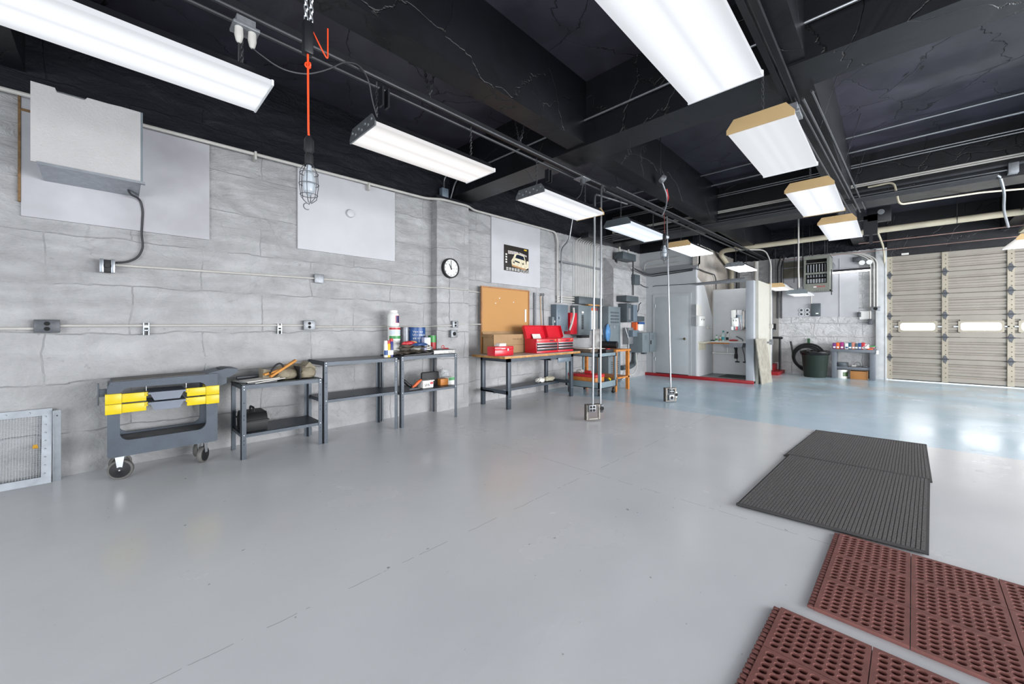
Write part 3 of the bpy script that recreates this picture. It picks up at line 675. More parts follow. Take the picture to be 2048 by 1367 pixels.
# upper conduit with switch and box
ps = aty(215, 533, 5.07); pj = aty(637, 557, 5.07); pe = aty(955, 581, 5.05)
t = thing('control_switch', 'black control switch with silver side plates at the end of the upper conduit', 'switch', ps)
MB().box(ps-Vector((.045, .07, .055)), ps+Vector((.045, .02, .055)), .006).build('body', m_black, t)
for s_ in (-1, 1): MB().box((ps.x+s_*.035-.013, ps.y-.08, ps.z-.06), (ps.x+s_*.035+.013, ps.y-.03, ps.z+.06), .003).build('side_plate', m_alu, t)
MB().cyl((ps.x, ps.y-.095, ps.z), (ps.x, ps.y-.06, ps.z), .018, n=14).build('knob', m_black, t)
wrap('conduit', MB().tube([(ps.x+.05, 5.07, ps.z+.02), (pj.x-.05, 5.07, pj.z)], .011, 8), m_cond, 'upper wall conduit from the black switch to the small square box', 'conduit')
wrap('conduit', MB().tube([(pj.x+.05, 5.07, pj.z), (3.40, 5.07, pj.z+.01), (3.46, 4.92, pj.z+.01), (4.04, 4.92, pj.z+.01), (4.1, 5.06, pj.z+.01), (4.5, 5.06, pj.z)], .011, 8, .05), m_cond, 'upper wall conduit crossing the pilaster to the cork board', 'conduit')
junction('junction_box', Vector((pj.x, 5.10, pj.z)), m_outlet, 'small blank square box on the upper wall conduit', .10, .10)
# black cord from heater plenum to switch
ca = aty(255, 368, 4.85)
wrap('power_cord', MB().tube([(ca.x, ca.y, ca.z+.02), (ca.x+.01, 4.95, ca.z-.06), aty(280, 397, 5.06), aty(286, 420, 5.07), aty(283, 470, 5.07), aty(287, 495, 5.07), aty(276, 515, 5.07), aty(255, 524, 5.07), aty(233, 525, 5.05)], .009, 8, .06), m_condd, 'dark cord curving from the white plenum box to the black switch', 'cord')
# lower conduit with outlet boxes
pA = aty(95, 652, 5.07); pB = aty(617, 650, 5.07); zc = pB.z-.005
wrap('conduit', MB().tube([(-4.5, 5.07, pA.z-.02), (pA.x-.06, 5.07, pA.z-.02)], .011, 8), m_cond, 'lower wall conduit running off the left edge of the picture', 'conduit')
wrap('conduit', MB().tube([(pA.x+.06, 5.07, pA.z+.005), (pB.x-.05, 5.07, pB.z-.002)], .011, 8), m_cond, 'lower wall conduit between the two outlets', 'conduit')
wrap('conduit', MB().tube([(pB.x+.05, 5.07, pB.z-.02), (3.38, 5.07, pB.z-.01), (3.44, 4.92, pB.z), (3.82, 4.92, pB.z+.01)], .011, 8, .05), m_cond, 'lower wall conduit behind the paint cans to the pilaster', 'conduit')
junction('outlet_box', Vector((pA.x, 5.10, pA.z)), m_outletd, 'dark double outlet at the far left on the lower conduit', .135, .10, .06, 2)
junction('outlet_box', Vector((pB.x, 5.10, pB.z)), m_outlet, 'grey double outlet above the low shelf bench', .12, .11, .06, 2)
pC = aty(909, 648, 4.92); pD = aty(906, 667, 4.92)
junction('outlet_box', Vector((pC.x, 4.95, pC.z)), m_outlet, 'grey double outlet on the pilaster under the clock', .10, .10, .05, 2)
junction('outlet_box', Vector((pD.x, 4.95, pD.z)), m_outlet, 'square single outlet on the pilaster, below the double one', .11, .11, .06, 1)
wrap('conduit', MB().tube([(pC.x+.05, 4.93, pC.z+.005), (4.3, 5.0, pC.z+.005), (4.9, 5.05, pC.z)], .010, 8, .05), m_cond, 'short conduit from the pilaster outlet toward the cork board', 'conduit')
for i, (px, py) in enumerate(((292, 655), (558, 655))):
    q = aty(px, py, 5.08); mb = MB()
    for dx in (-.018, .018): mb.box((q.x+dx-.004, 5.05, q.z-.07), (q.x+dx+.004, 5.10, q.z+.045))
    mb.box((q.x-.018, 5.05, q.z-.03), (q.x+.018, 5.07, q.z-.02)).box((q.x-.02, 5.045, q.z), (q.x+.02, 5.06, q.z+.02))
    wrap('conduit_bracket', mb, m_zinc, 'metal H-shaped bracket on the lower conduit, %s' % ('above the yellow cart' if i == 0 else 'left of the grey outlet'), 'bracket')

# ------------------------------------------------------------------ white plenum box on the left wall
t = thing('wall_plenum', 'large white board-faced box high on the left wall', 'duct box', (-.13, 4.85, 2.5))
mb = MB(); mb.prism([(-.43, 2.53), (.17, 2.53), (.17, 3.13), (.05, 3.13), (-.02, 3.125), (-.14, 3.125), (-.155, 3.10), (-.30, 3.10), (-.31, 3.13), (-.43, 3.13)], 1, 4.64, 4.665)
mb.build('face_board', mat('stipple_board', 'aba9a9', .7, var=.03, bump=.5, bscale=70), t)
mb = MB(); mb.prism([(4.665, 2.53), (5.08, 2.50), (5.08, 3.12), (4.665, 3.12)], 0, -.40, .175).build('duct_body', m_zinc, t)
MB().box((-.40, 4.632, 2.515), (.20, 4.67, 2.535)).build('bottom_trim', m_alu, t)
MB().box((.17, 4.64, 2.53), (.185, 4.69, 3.13)).build('side_flange', m_grayelec, t)
# round plate
q = aty(700, 427, 5.07)
t = thing('wall_disc', 'small round white device on the flat board above the benches', 'detector', q)
MB().lathe([(.055, 0), (.055, .012), (.045, .03), (.02, .034)], q+Vector((0, .005, 0)), (0, -1, 0), 24).build('base', m_board, t)
MB().torus(q+Vector((0, -.022, 0)), (0, 1, 0), .034, .004, 20, 6).build('rim', m_whitep, t)

# ------------------------------------------------------------------ mesh screen leaning on the wall
t = thing('mesh_screen', 'silver framed wire mesh screen leaning on the wall at far left', 'screen', (-.8, 5.0, 0))
X0, X1, Zt = -1.55, -.352, .60
def lean(z): return 4.985+.09*(z/.6)
mf = MB()
for a, b in (((X0, 0), (X1, .055)), ((X0, Zt-.055), (X1, Zt)), ((X1-.055, .055), (X1, Zt-.055)), ((X0, .055), (X0+.055, Zt-.055))):
    pts = [(a[0], lean(a[1]), a[1]), (b[0], lean(a[1]), a[1]), (b[0], lean(b[1]), b[1]), (a[0], lean(b[1]), b[1])]
    mf.slab(pts, (0, -.02, 0))
mf.build('frame', m_alu, t)
mw = MB(); n = 74
for i in range(n):
    x = X0+.05+(X1-X0-.1)*i/(n-1); mw.cyl((x, lean(.05)-.012, .05), (x, lean(Zt-.05)-.012, Zt-.05), .0011, n=4, caps=False)
for i in range(32):
    z = .05+(Zt-.1)*i/31; mw.cyl((X0+.05, lean(z)-.012, z), (X1-.05, lean(z)-.012, z), .0011, n=4, caps=False)
mw.build('wire_mesh', m_zinc, t)
mr_ = MB()
for i in range(8):
    z = .08+i*.065; mr_.lathe([(.007, 0), (.004, .006)], (X1-.035, lean(z)-.02, z), (0, -1, 0), 8)
for i in range(9):
    mr_.lathe([(.007, 0), (.004, .006)], (X1-.12-i*.12, lean(Zt-.02)-.02, Zt-.025), (0, -1, 0), 8)
mr_.build('rivets', m_bolt, t)
MB().rocks((-.44, lean(.3)-.016, .30), (.014, .004, .02), 4).build('sticker', mat('yellow_dot', 'b98a12', .6), t)
t = thing('angle_strip', 'narrow upright metal strip beside the mesh screen', 'metal strip', (-.33, 5.0, 0))
MB().box((-.345, 5.0, 0), (-.30, 5.02, .585)).box((-.345, 4.985, 0), (-.340, 5.02, .585)).build('strip', m_alu, t)
MB().cyl((-.322, 4.998, .54), (-.322, 5.001, .54), .005, n=8).build('hole', m_hole, t)

# ------------------------------------------------------------------ casters
def caster(parent, x, y, r, zt, ang, mwheel=m_rubber, hubr=.72):
    c, s_ = math.cos(ang), math.sin(ang)
    w_ = MB(); ax = (-s_, c, 0); ctr = Vector((x, y, r)); h = Vector(ax)*.018
    w_.lathe([(r*.30, .002), (r*.80, .0), (r*.96, .0), (r, .005), (r, .031), (r*.96, .036), (r*.80, .036), (r*.3, .034)], ctr-h, ax, 28)
    wo = w_.build('caster_wheel', mwheel, parent)
    MB().lathe([(r*hubr, 0), (r*hubr, .002), (r*.55, .004), (r*.2, .010), (.01, .012)], ctr-h-Vector(ax)*.004, (s_, -c, 0), 20).build('hub', m_black, wo)
    f = MB()
    for k in (-1, 1):
        o = Vector(ax)*(.026*k)
        f.slab([ctr+o+Vector((c*.012, s_*.012, -.012)), ctr+o+Vector((-c*.012, -s_*.012, -.012)), Vector((x-c*.03, y-s_*.03, zt))+o, Vector((x+c*.03, y+s_*.03, zt))+o], Vector(ax)*.004*k)
    f.cbox((x, y, zt-.004), (.07, .06, .008)); f.cyl(ctr-Vector(ax)*.034, ctr+Vector(ax)*.034, .006, n=8)
    f.build('caster_fork', m_bolt, wo)
# ------------------------------------------------------------------ utility cart
t = thing('utility_cart', 'slate grey plastic utility cart with yellow drawer brackets', 'cart', (.34, 4.8, 0))
x0, x1, y0, y1 = -.03, .70, 4.60, 5.0; zb, zt = .20, .825
mb = MB()
for ya, yb in ((y0, y0+.03), (y1-.03, y1)): mb.frame(1, ya, yb, (x0, zb, x1, zt-.02), (x0+.075, zb+.13, x1-.085, zt-.055), .06)
for xa, xb in ((x0, x0+.025), (x1-.025, x1)): mb.frame(0, xa+.003 if xa == x0 else xa, xb if xa == x0 else xb-.003, (y0+.006, zb+.004, y1-.006, zt-.024), (y0+.09, zb+.13, y1-.09, zt-.115), .05)
mb.build('frame', m_grayp, t)
MB().box((x0+.02, y0+.02, zb+.05), (x1-.02, y1-.02, zb+.115), .01).build('lower_deck', mat('cart_deck', '57585a', .6, var=.25, scale=12), t)
mb = MB(); mb.prism([(x0, zt-.05), (x0+.02, zt+.0), (x1, zt+.015), (x1, zt-.05)], 1, y0-.005, y1+.005); mb.build('top_tray', m_grayp, t)
MB().prism([(x0+.03, zt+.001), (x1-.09, zt+.014), (x1-.09, zt+.018), (x0+.03, zt+.005)], 1, y0+.03, y1-.03).build('tray_mat', mat('tray_top', '6a6765', .7, var=.15), t)
mb = MB(); mb.prism([(x1-.12, zt-.03), (x1+.10, zt-.03), (x1+.17, zt+.02), (x1+.17, zt+.045), (x1+.08, zt+.055), (x1-.06, zt+.02)], 1, y0+.03, y1-.04); mb.prism([(x1-.03, zt-.13), (x1+.08, zt-.09), (x1+.08, zt-.02), (x1-.03, zt-.02)], 1, y0+.05, y1-.06)
ho = mb.build('handle', m_grayp, t)
MB().box((x1+.03, y0+.10, zt+.045), (x1+.11, y1-.12, zt+.056), .004).build('handle_recess', mat('recess', '3c4046', .6), ho)
MB().box((x0-.055, y0+.05, zt-.19), (x0-.047, y0+.12, zt-.01), .003).box((x0-.05, y0+.06, zt-.12), (x0, y0+.10, zt-.06)).build('cord_hook', m_grayp, t)
# yellow drawer carriers and grey drawers
for k, (z0, z1) in enumerate(((.56, .642), (.645, .728))):
    y_ = MB(); y_.box((x0-.012, y0-.014, z0), (x0+.085, y0+.20, z1), .003); y_.box((x0+.085, y0-.006, z0+.004+.006*0), (x0+.235, y0+.02, z1-.006), .002)
    y_.box((x0+.225, y0-.012, z1-.04), (x0+.245, y0+.02, z1-.006), .002); y_.build('drawer_bracket', m_yellow, t)
    y_ = MB(); y_.box((x1-.088, y0-.014, z0), (x1+.012, y0+.20, z1), .003); y_.box((x1-.225, y0-.006, z0+.004), (x1-.088, y0+.02, z1-.006), .002)
    y_.box((x1-.235, y0-.012, z1-.04), (x1-.215, y0+.02, z1-.006), .002); y_.build('drawer_bracket', m_yellow, t)
    dr = MB(); dr.prism([(x0+.245, z1-.026), (x1-.235, z1-.026), (x1-.235, z1-.010), (x0+.245, z1-.010)], 1, y0-.035, y0+.30)
    dr.prism([(x0+.285, z0+.0), (x1-.275, z0+.0), (x1-.25, z1-.026), (x0+.26, z1-.026)], 1, y0-.02, y0+.28)
    dr.build('drawer', m_grayp2, t)
for x in (.205, .47): MB().cyl((x, y0+.005, .73), (x, y0+.005, .775), .003, n=6).build('hook', m_bolt, t)
m_tire = mat('tire_gray', '5f5e5b', .6)
caster(t, .05, 4.66, .082, .20, -.25, m_tire, .80); caster(t, .60, 4.68, .075, .20, 1.0, m_tire, .80); caster(t, .05, 4.93, .075, .20, .2, m_tire, .80); caster(t, .60, 4.93, .075, .20, 1.0, m_tire, .80)

# ------------------------------------------------------------------ steel shelf benches
def bench(x0, x1, y0, y1, h, zs_, label, name='shelf_bench', legw=.042, top_m=m_steeltop):
    t = thing(name, label, 'bench', ((x0+x1)/2, (y0+y1)/2, 0), 0)
    for sx, sy in ((0, 0), (1, 0), (0, 1), (1, 1)):
        x = x1 if sx else x0; y = y1 if sy else y0; dx = -1 if sx else 1; dy = -1 if sy else 1
        l = MB(); l.box((x, y, 0), (x+dx*legw, y+dy*.004, h-.004)); l.box((x, y, 0), (x+dx*.004, y+dy*legw, h-.004))
        lo = l.build('leg', m_steel, t)
        hb = MB(); bb = MB()
        for z in (h-.015, h-.045, zs_-.01):
            bb.lathe([(.006, 0), (.004, .004)], (x+dx*legw*.55, y-dy*.0005 if dy > 0 else y+.0005, z), (0, -dy, 0), 8)
        for z in (zs_-.06, zs_-.10, zs_+.14, zs_+.18, zs_+.30):
            if 0 < z < h-.1: hb.cyl((x+dx*legw*.55, y-dy*.0008, z), (x+dx*legw*.55, y-dy*.0002, z), .005, n=8); hb.cyl((x-dx*.0008, y+dy*legw*.55, z), (x-dx*.0002, y+dy*legw*.55, z), .005, n=8)
        bb.build('bolt', m_bolt, lo); hb.build('hole', m_hole, lo)
    def tray(z, nm, hh):
        k = MB(); g = .005
        k.box((x0+g, y0+g, z-.004), (x1-g, y1-g, z))
        for a, b in (((x0+g, y0+g), (x1-g, y0+g+.003)), ((x0+g, y1-g-.003), (x1-g, y1-g)), ((x0+g, y0+g), (x0+g+.003, y1-g)), ((x1-g-.003, y0+g), (x1-g, y1-g))): k.box((a[0], a[1], z-hh), (b[0], b[1], z))
        return k.build(nm, m_steel, t)
    to = tray(h, 'top_shelf', .045); MB().box((x0+.012, y0+.012, h), (x1-.012, y1-.012, h+.0015)).build('top_surface', top_m, to)
    tray(zs_, 'lower_shelf', .035)
    return t
B1 = bench(.865, 1.612, 4.48, 4.94, .722, .245, 'lowest steel bench, holding the canvas bag and papers')
B2 = bench(1.625, 2.52, 4.475, 4.98, .90, .478, 'empty-topped steel bench between the other two shelf benches')
B3 = bench(2.565, 3.455, 4.475, 5.02, .91, .45, 'steel bench crowded with paint cans, by the pilaster')

# bench 1 contents
t = thing('tool_box', 'black plastic toolbox on the lower shelf of the low bench', 'toolbox', (1.06, 4.6, .245))
MB().prism([(4.54, .25), (4.86, .25), (4.88, .33), (4.87, .36), (4.85, .40), (4.82, .425), (4.58, .425), (4.55, .40), (4.53, .36), (4.52, .33)], 0, .905, 1.10).build('body', m_black, t)
MB().box((.895, 4.51, .345), (1.11, 4.89, .358), .003).build('lid_rim', m_black, t)
MB().tube([(1.0, 4.62, .42), (1.0, 4.63, .465), (1.0, 4.77, .465), (1.0, 4.78, .42)], .010, 8, .02).build('handle', m_black, t)
# canvas bag
t = thing('canvas_bag', 'khaki canvas tool bag lying on the low bench', 'bag', (1.42, 4.72, .722))
mb = MB()
def blob(mb, c, s, seed, n=3, amp=.06): return mb.rocks(c, s, seed, n, amp)
blob(mb, (1.31, 4.72, .775), (.125, .16, .075), 3); blob(mb, (1.49, 4.70, .78), (.12, .17, .085), 5); blob(mb, (1.40, 4.80, .80), (.17, .10, .08), 8)
mb.build('body', m_canvas, t)
MB().box((1.395, 4.52, .73), (1.41, 4.90, .86), .006).build('strap', m_black, t)
mb = MB(); mb.prism([(1.46, .83), (1.52, .90), (1.60, .82)], 1, 4.60, 4.82).build('flap', m_canvas, t)
t = thing('leather_pouch', 'stiff khaki and orange leather tool pouch with black handle on the low bench', 'pouch', (1.2, 4.75, .722))
MB().prism([(1.09, .73), (1.24, .73), (1.26, .80), (1.10, .845)], 1, 4.68, 4.86).build('body', m_canvas, t)
MB().cbox((1.27, 4.64, .845), (.30, .05, .022), .004, (0, -.55, .12)).build('strap', mat('tan_leather', 'c58637', .6, var=.2), t)
MB().cbox((1.17, 4.66, .81), (.16, .06, .018), .004, (0, -.25, .1)).build('flap', mat('tan_leather', 'c58637', .6), t)
MB().tube([(1.14, 4.62, .80), (1.19, 4.63, .88), (1.24, 4.64, .905), (1.28, 4.64, .86), (1.20, 4.62, .78)], .009, 8, .03).build('handle', m_black, t)
for i, (c, s, rz, ry, m, lb) in enumerate((((1.06, 4.66, .745), (.30, .20, .008), .15, -.05, m_paper, 'wide pale paper sheet on the low bench, topmost of the papers'), ((1.12, 4.57, .738), (.28, .10, .006), .12, -.09, m_paper, 'white strip of paper at the front edge of the low bench'), ((.98, 4.72, .733), (.20, .24, .012), .3, 0, mat('clear_folder', '8a8d8e', .3), 'grey folder under the papers on the low bench'), ((1.05, 4.60, .730), (.26, .16, .010), .05, 0, mat('dark_folder', '33363a', .4), 'dark folder lying at the bottom of the papers'))):
    one('paper_sheet' if i < 2 else 'folder', MB().cbox(c, s, 0, (0, ry, rz)), m, lb, 'paper' if i < 2 else 'folder')
t = thing('steel_tube', 'grey flattened tube lying at the back of the low bench', 'tube', (1.0, 4.86, .74))
MB().cyl((.90, 4.86, .755), (1.14, 4.86, .765), .02, n=12).build('tube', m_outletd, t)

# bench 3 contents
def label_band(parent, c, r, z0, z1, m, n=24, a0=-2.9, a1=-.2, nm='label'):
    mb = MB(); k = 12; vs = []
    for i in range(k+1):
        a = a0+(a1-a0)*i/k; x = c[0]+math.cos(a)*(r+.001); y = c[1]+math.sin(a)*(r+.001); vs.append((mb.bm.verts.new((x, y, z0)), mb.bm.verts.new((x, y, z1))))
    for i in range(k): mb.bm.faces.new((vs[i][0], vs[i+1][0], vs[i+1][1], vs[i][1]))
    return mb.build(nm, m, parent)
def tin(c, r, h, m, label, bands=(), lid=m_outlet, name='paint_can', cat='can', handle=False, group=None):
    t = thing(name, label, cat, c, 0, group)
    MB().lathe([(r, 0), (r, h-.008), (r+.002, h-.006), (r+.002, h), (r-.004, h)], c, n=28).build('body', m, t)
    MB().lathe([(r-.006, 0), (r-.006, .003)], (c[0], c[1], c[2]+h), n=28).build('lid', lid, t)
    for z0, z1, bm_ in bands: label_band(t, c, r, c[2]+z0, c[2]+z1, bm_)
    if handle: MB().torus((c[0], c[1], c[2]+h-.02), (0, 1, 0), r*1.02, .0025, 20, 5, PI, 0).build('handle', m_bolt, t)
    return t
zt3 = .912; yb = 4.90
q = aty(788, 690, yb)
# big white-green bucket, with jug on it
cx = aty(788, 680, yb).x
tin((cx, yb, zt3), .080, .185, m_whitep, 'plain white paint can at the bottom of the stack under the jug')
tin((cx, yb, zt3+.189), .083, .185, m_whitep, 'white can with green leaf label between the jug and the plain white can', ((.025, .065, m_green), (.15, .18, m_redl), (.08, .145, mat('label_pale', 'c9d3da', .4))))
t = thing('plastic_jug', 'tall white plastic jar on top of the stacked white cans', 'jar', (cx-.01, yb, zt3+.378))
MB().lathe([(.068, 0), (.078, .01), (.078, .14), (.072, .17), (.052, .195), (.052, .20)], (cx-.01, yb, zt3+.379), n=28).build('body', m_whitep, t)
MB().lathe([(.056, 0), (.056, .024), (.05, .027)], (cx-.01, yb, zt3+.578), n=24).build('lid', m_whitep, t)
label_band(t, (cx-.01, yb), .078, zt3+.43, zt3+.53, m_redl, a0=-1.7, a1=-.75); label_band(t, (cx-.01, yb), .079, zt3+.435, zt3+.525, mat('label_navy', '33295f', .4), a0=-1.6, a1=-.85, nm='label_print')
c2 = aty(810, 680, yb+.02).x
tin((c2+.0, yb+.02, zt3), .058, .37, mat('old_tin', '7c7f85', .4, .4, var=.25, scale=20), 'tall plain grey metal can between the white cans and the blue bucket')
c3 = aty(833, 680, yb-.02).x
tb = tin((c3, yb-.03, zt3), .118, .37, mat('can_blue', '163d74', .35), 'big dark blue paint bucket with wire handle and white lettering', ((0.0, .12, m_whitep), (.125, .36, mat('can_blue2', '174a86', .35))), handle=True, name='paint_bucket', cat='bucket')
mb = MB()
for i, (s, z) in enumerate((('Venice', .31), ('Ultimate', .265), ('paint', .22))):
    for k, ch in enumerate(s):
        a = -2.5+k*.20; M = Matrix.Translation((c3+math.cos(a)*.1205, yb-.03+math.sin(a)*.1205, zt3+z)) @ Matrix.Rotation(a+PI/2, 4, 'Z') @ FACE_MY
        text_mb(mb, ch, .042, M, .0004)
mb.build('lettering', m_whitep, tb)
c4 = aty(864, 690, yb).x
tin((c4, yb, zt3), .056, .25, mat('can_green2', '48a04e', .4), 'green and red can at the right end of the cans', ((0, .15, m_redl),))
# rectangular tin
q = aty(852, 690, 4.70)
t = thing('rectangular_tin', 'lilac and white rectangular solvent tin in front of the cans', 'tin', (q.x, 4.7, zt3))
MB().box((q.x-.05, 4.66, zt3), (q.x+.05, 4.74, zt3+.23), .004).build('body', mat('lilac', 'b9bddb', .35), t)
MB().box((q.x-.012, 4.658, zt3+.01), (q.x+.048, 4.66, zt3+.22)).build('label', m_whitep, t)
MB().cyl((q.x-.02, 4.70, zt3+.23), (q.x-.02, 4.70, zt3+.25), .014, n=12).build('cap', m_black, t)
# spray cans on bench 2 right end
for i, (px, m, mc, hh, lb) in enumerate(((771.5, m_whitep, m_whitep, .20, 'white spray can, leftmost of the three spray cans'), (777, mat('spray_yellow', 'd9b21a', .35), m_redl, .20, 'yellow spray can with red cap, middle of the three spray cans'), (782.5, mat('spray_blue', '24307c', .35), m_redl, .23, 'blue spray can with red cap, rightmost of the three spray cans'))):
    q = atz(px+2, 711, .903); yy = 4.60; q = aty(px, 705, yy)
    t = thing('spray_can', lb, 'spray can', (q.x, yy, .903), 0, 'spray cans')
    MB().lathe([(.026, 0), (.026, hh*.82), (.018, hh*.9)], (q.x, yy, .903), n=18).build('body', m, t)
    MB().lathe([(.024, 0), (.022, .035), (.015, .04)], (q.x, yy, .903+hh*.86), n=16).build('cap', mc, t)
    label_band(t, (q.x, yy), .026, .93, .99, m_whitep if i else m_blue)
# drop cloths, trays, brushes heap
t = thing('drop_cloth', 'crumpled tan cloths piled on the front of the crowded bench', 'cloth', (2.8, 4.65, zt3))
mb = MB(); rnd = random.Random(3)
for k in range(6):
    nx, ny = 14, 8; x0_, y0_ = 2.60+.06*k*.5, 4.52+.012*k; W_, D_ = .50-.03*k, .30; z0_ = zt3+.014+.019*k
    vs = [[mb.bm.verts.new((x0_+W_*i/nx, y0_+D_*j/ny, z0_+.010*math.sin(i*1.3+k*2)*math.cos(j*.9+k)+rnd.random()*.006+.03*math.sin(PI*i/nx)*(k > 2))) for j in range(ny+1)] for i in range(nx+1)]
    for i in range(nx):
        for j in range(ny): mb.bm.faces.new((vs[i][j], vs[i+1][j], vs[i+1][j+1], vs[i][j+1]))
mb.build('cloth', mat('cloth_tan', 'a59b8e', .9, var=.35, scale=18, bump=.4, bscale=40), t)
MB().prism([(2.62, zt3+.002), (3.02, zt3+.002), (3.08, zt3+.035), (2.62, zt3+.012)], 1, 4.49, 4.70).build('black_sheet', m_black, t)
t = thing('paint_tray', 'dented silver metal tray at the right end of the crowded bench', 'tray', (3.3, 4.62, zt3))
mb = MB(); mb.frame(2, zt3, zt3+.05, (3.08, 4.50, 3.44, 4.78), (3.09, 4.51, 3.43, 4.77), .01); mb.box((3.08, 4.50, zt3), (3.44, 4.78, zt3+.004)); mb.build('body', mat('foil', '8f8f8c', .35, .8, var=.3, scale=40, bump=.5, bscale=60), t)
MB().box((3.06, 4.49, zt3+.05), (3.45, 4.79, zt3+.056)).build('lid', mat('foil_dark', '38383a', .4, .5), t)
for i, (c, s, r, m, lb) in enumerate((((2.78, 4.66, zt3+.155), (.20, .05, .03), .3, m_redl, 'red cloth bundle on the tan cloth pile'), ((2.93, 4.62, zt3+.135), (.24, .06, .025), -.15, m_blue, 'bright blue folded rag on the tan cloth pile'), ((2.88, 4.72, zt3+.155), (.14, .07, .03), .2, mat('pale_orange', 'd9a173', .8), 'pale orange rag beside the blue rag'), ((3.12, 4.70, zt3+.075), (.14, .08, .03), .5, mat('gray_rag', '8b8c90', .9), 'grey sanding rag on the metal tray'))):
    one('rag', MB().rocks((c[0], c[1], c[2]), (s[0]/2, s[1]/2, s[2]), i+20, 3, .12), m, lb, 'rag', 'coloured rags on the crowded bench')
t = thing('pliers', 'red-handled pliers lying on the metal tray', 'pliers', (3.3, 4.6, zt3+.06))
MB().torus((3.30, 4.60, zt3+.09), (0, 1, 0), .022, .006, 14, 6).tube([(3.30, 4.60, zt3+.075), (3.36, 4.62, zt3+.068), (3.42, 4.63, zt3+.065)], .007, 6).build('handle', m_redl, t)
MB().tube([(3.22, 4.6, zt3+.068), (3.29, 4.6, zt3+.07)], .008, 6).build('jaw', m_outlet, t)
# bench 3 lower shelf
zl3 = .452
t = thing('black_case', 'upright black plastic case on the lower shelf of the crowded bench', 'case', (3.0, 4.75, zl3))
q0 = aty(842, 765, 4.72); q1 = aty(877, 765, 4.72)
MB().box((q0.x, 4.70, zl3), (q1.x, 4.74, zl3+.20), .02).build('body', m_black, t)
t = thing('white_tub', 'white plastic tub with black and red print under the crowded bench', 'tub', (2.95, 4.6, zl3))
q = aty(851, 770, 4.62)
MB().box((q.x-.085, 4.55, zl3), (q.x+.085, 4.69, zl3+.09), .01).build('body', m_whitep, t)
MB().box((q.x-.095, 4.54, zl3+.09), (q.x+.095, 4.70, zl3+.105), .005).build('lid', m_whitep, t)
mb = MB(); text_mb(mb, 'SPA', .05, at(FACE_MY, (q.x-.02, 4.548, zl3+.04)), .0005).build('lettering', m_black, t)
MB().box((q.x+.03, 4.546, zl3+.05), (q.x+.075, 4.549, zl3+.08)).build('label', m_redl, t)
q2 = aty(835, 768, 4.60)
for i in range(2): one('scraper', MB().cbox((q2.x+.03*i-.05, 4.56, zl3+.075+.01*i), (.14, .03, .02), .005, (0, -.6, .2)), m_orangel, 'orange-handled scraper leaning on the white tub, %s' % ('left', 'right')[i], 'scraper', 'orange scrapers by the white tub')
q = aty(818, 770, 4.6)
t = thing('grinder_tool', 'small black power tool lying on the lower shelf at left', 'power tool', (q.x, 4.6, zl3))
MB().tube([(q.x-.08, 4.6, zl3+.13), (q.x, 4.6, zl3+.06), (q.x+.05, 4.6, zl3+.035)], .022, 10).build('body', m_black, t); MB().cyl((q.x+.05, 4.6, zl3+.02), (q.x+.06, 4.58, zl3+.06), .024, n=14).build('head', m_bolt, t)
MB().tube([(q.x-.02, 4.56, zl3+.01), (q.x+.10, 4.55, zl3+.012), (q.x+.16, 4.58, zl3+.01)], .008, 6).build('cord', m_outlet, t)
q0 = aty(877, 770, 4.66); q1 = aty(893, 770, 4.66)
one('wooden_block', MB().box((q0.x+.01, 4.62, zl3), (q1.x, 4.74, zl3+.09), .003), m_orange, 'small orange-brown wooden box under the crowded bench', 'box')
q0 = aty(896, 765, 4.62); q1 = aty(907, 765, 4.62)
t = thing('carton', 'white and green small carton at the right of the lower shelf', 'carton', ((q0.x+q1.x)/2, 4.65, zl3))
MB().box((q0.x, 4.60, zl3), (q1.x, 4.70, zl3+.11), .002).build('body', m_whitep, t); MB().box((q0.x-.001, 4.598, zl3+.06), (q1.x+.001, 4.60, zl3+.105)).build('label', m_green, t)
one('plastic_bag', MB().rocks((aty(889, 750, 4.8).x, 4.82, zl3+.13), (.08, .05, .09), 31, 3, .2), mat('clear_bag', 'c9cccd', .25, alpha=.6), 'crumpled clear bag behind the wooden box', 'bag')

# ------------------------------------------------------------------ clock, poster, cork board
qc = aty(902, 536, 4.91)
t = thing('wall_clock', 'round black-rimmed wall clock on the pilaster', 'clock', (qc.x, 4.95, qc.z))
R_ = .155
MB().lathe([(R_, 0), (R_, .03), (R_*.97, .055), (R_*.88, .06), (R_*.86, .045)], (qc.x, 4.95, qc.z), (0, -1, 0), 40, caps=False).build('rim', m_black, t)
MB().lathe([(R_*.9, .0), (R_*.9, .040)], (qc.x, 4.95, qc.z), (0, -1, 0), 40).build('face', mat('clock_face', 'd6d8d6', .5, var=.02), t)
mb = MB()
for k in range(1, 13):
    a = PI/2-k*PI/6; text_mb(mb, str(k), .034, at(FACE_MY, (qc.x+math.cos(a)*R_*.72, 4.9085, qc.z+math.sin(a)*R_*.72)), .0005)
mb.build('numerals', m_black, t)
def hand(ang, L_, w_, nm):
    d = Vector((math.sin(ang), 0, math.cos(ang))); n_ = Vector((math.cos(ang), 0, -math.sin(ang))); c = Vector((qc.x, 4.905, qc.z))
    MB().slab([c-d*.025-n_*w_, c-d*.025+n_*w_, c+d*L_+n_*w_*.5, c+d*L_-n_*w_*.5], (0, -.002, 0)).build(nm, m_black, t)
hand(math.radians(-30), .075, .007, 'hour_hand'); hand(math.radians(0), .11, .005, 'minute_hand'); hand(math.radians(95), .09, .0018, 'second_hand')
mb = MB(); zs2 = pC.z+.05
mb.tube([(qc.x+.0+.006*math.sin(i*1.7), 4.942, qc.z-R_-(qc.z-R_-zs2)*i/12) for i in range(13)], .0035, 6)
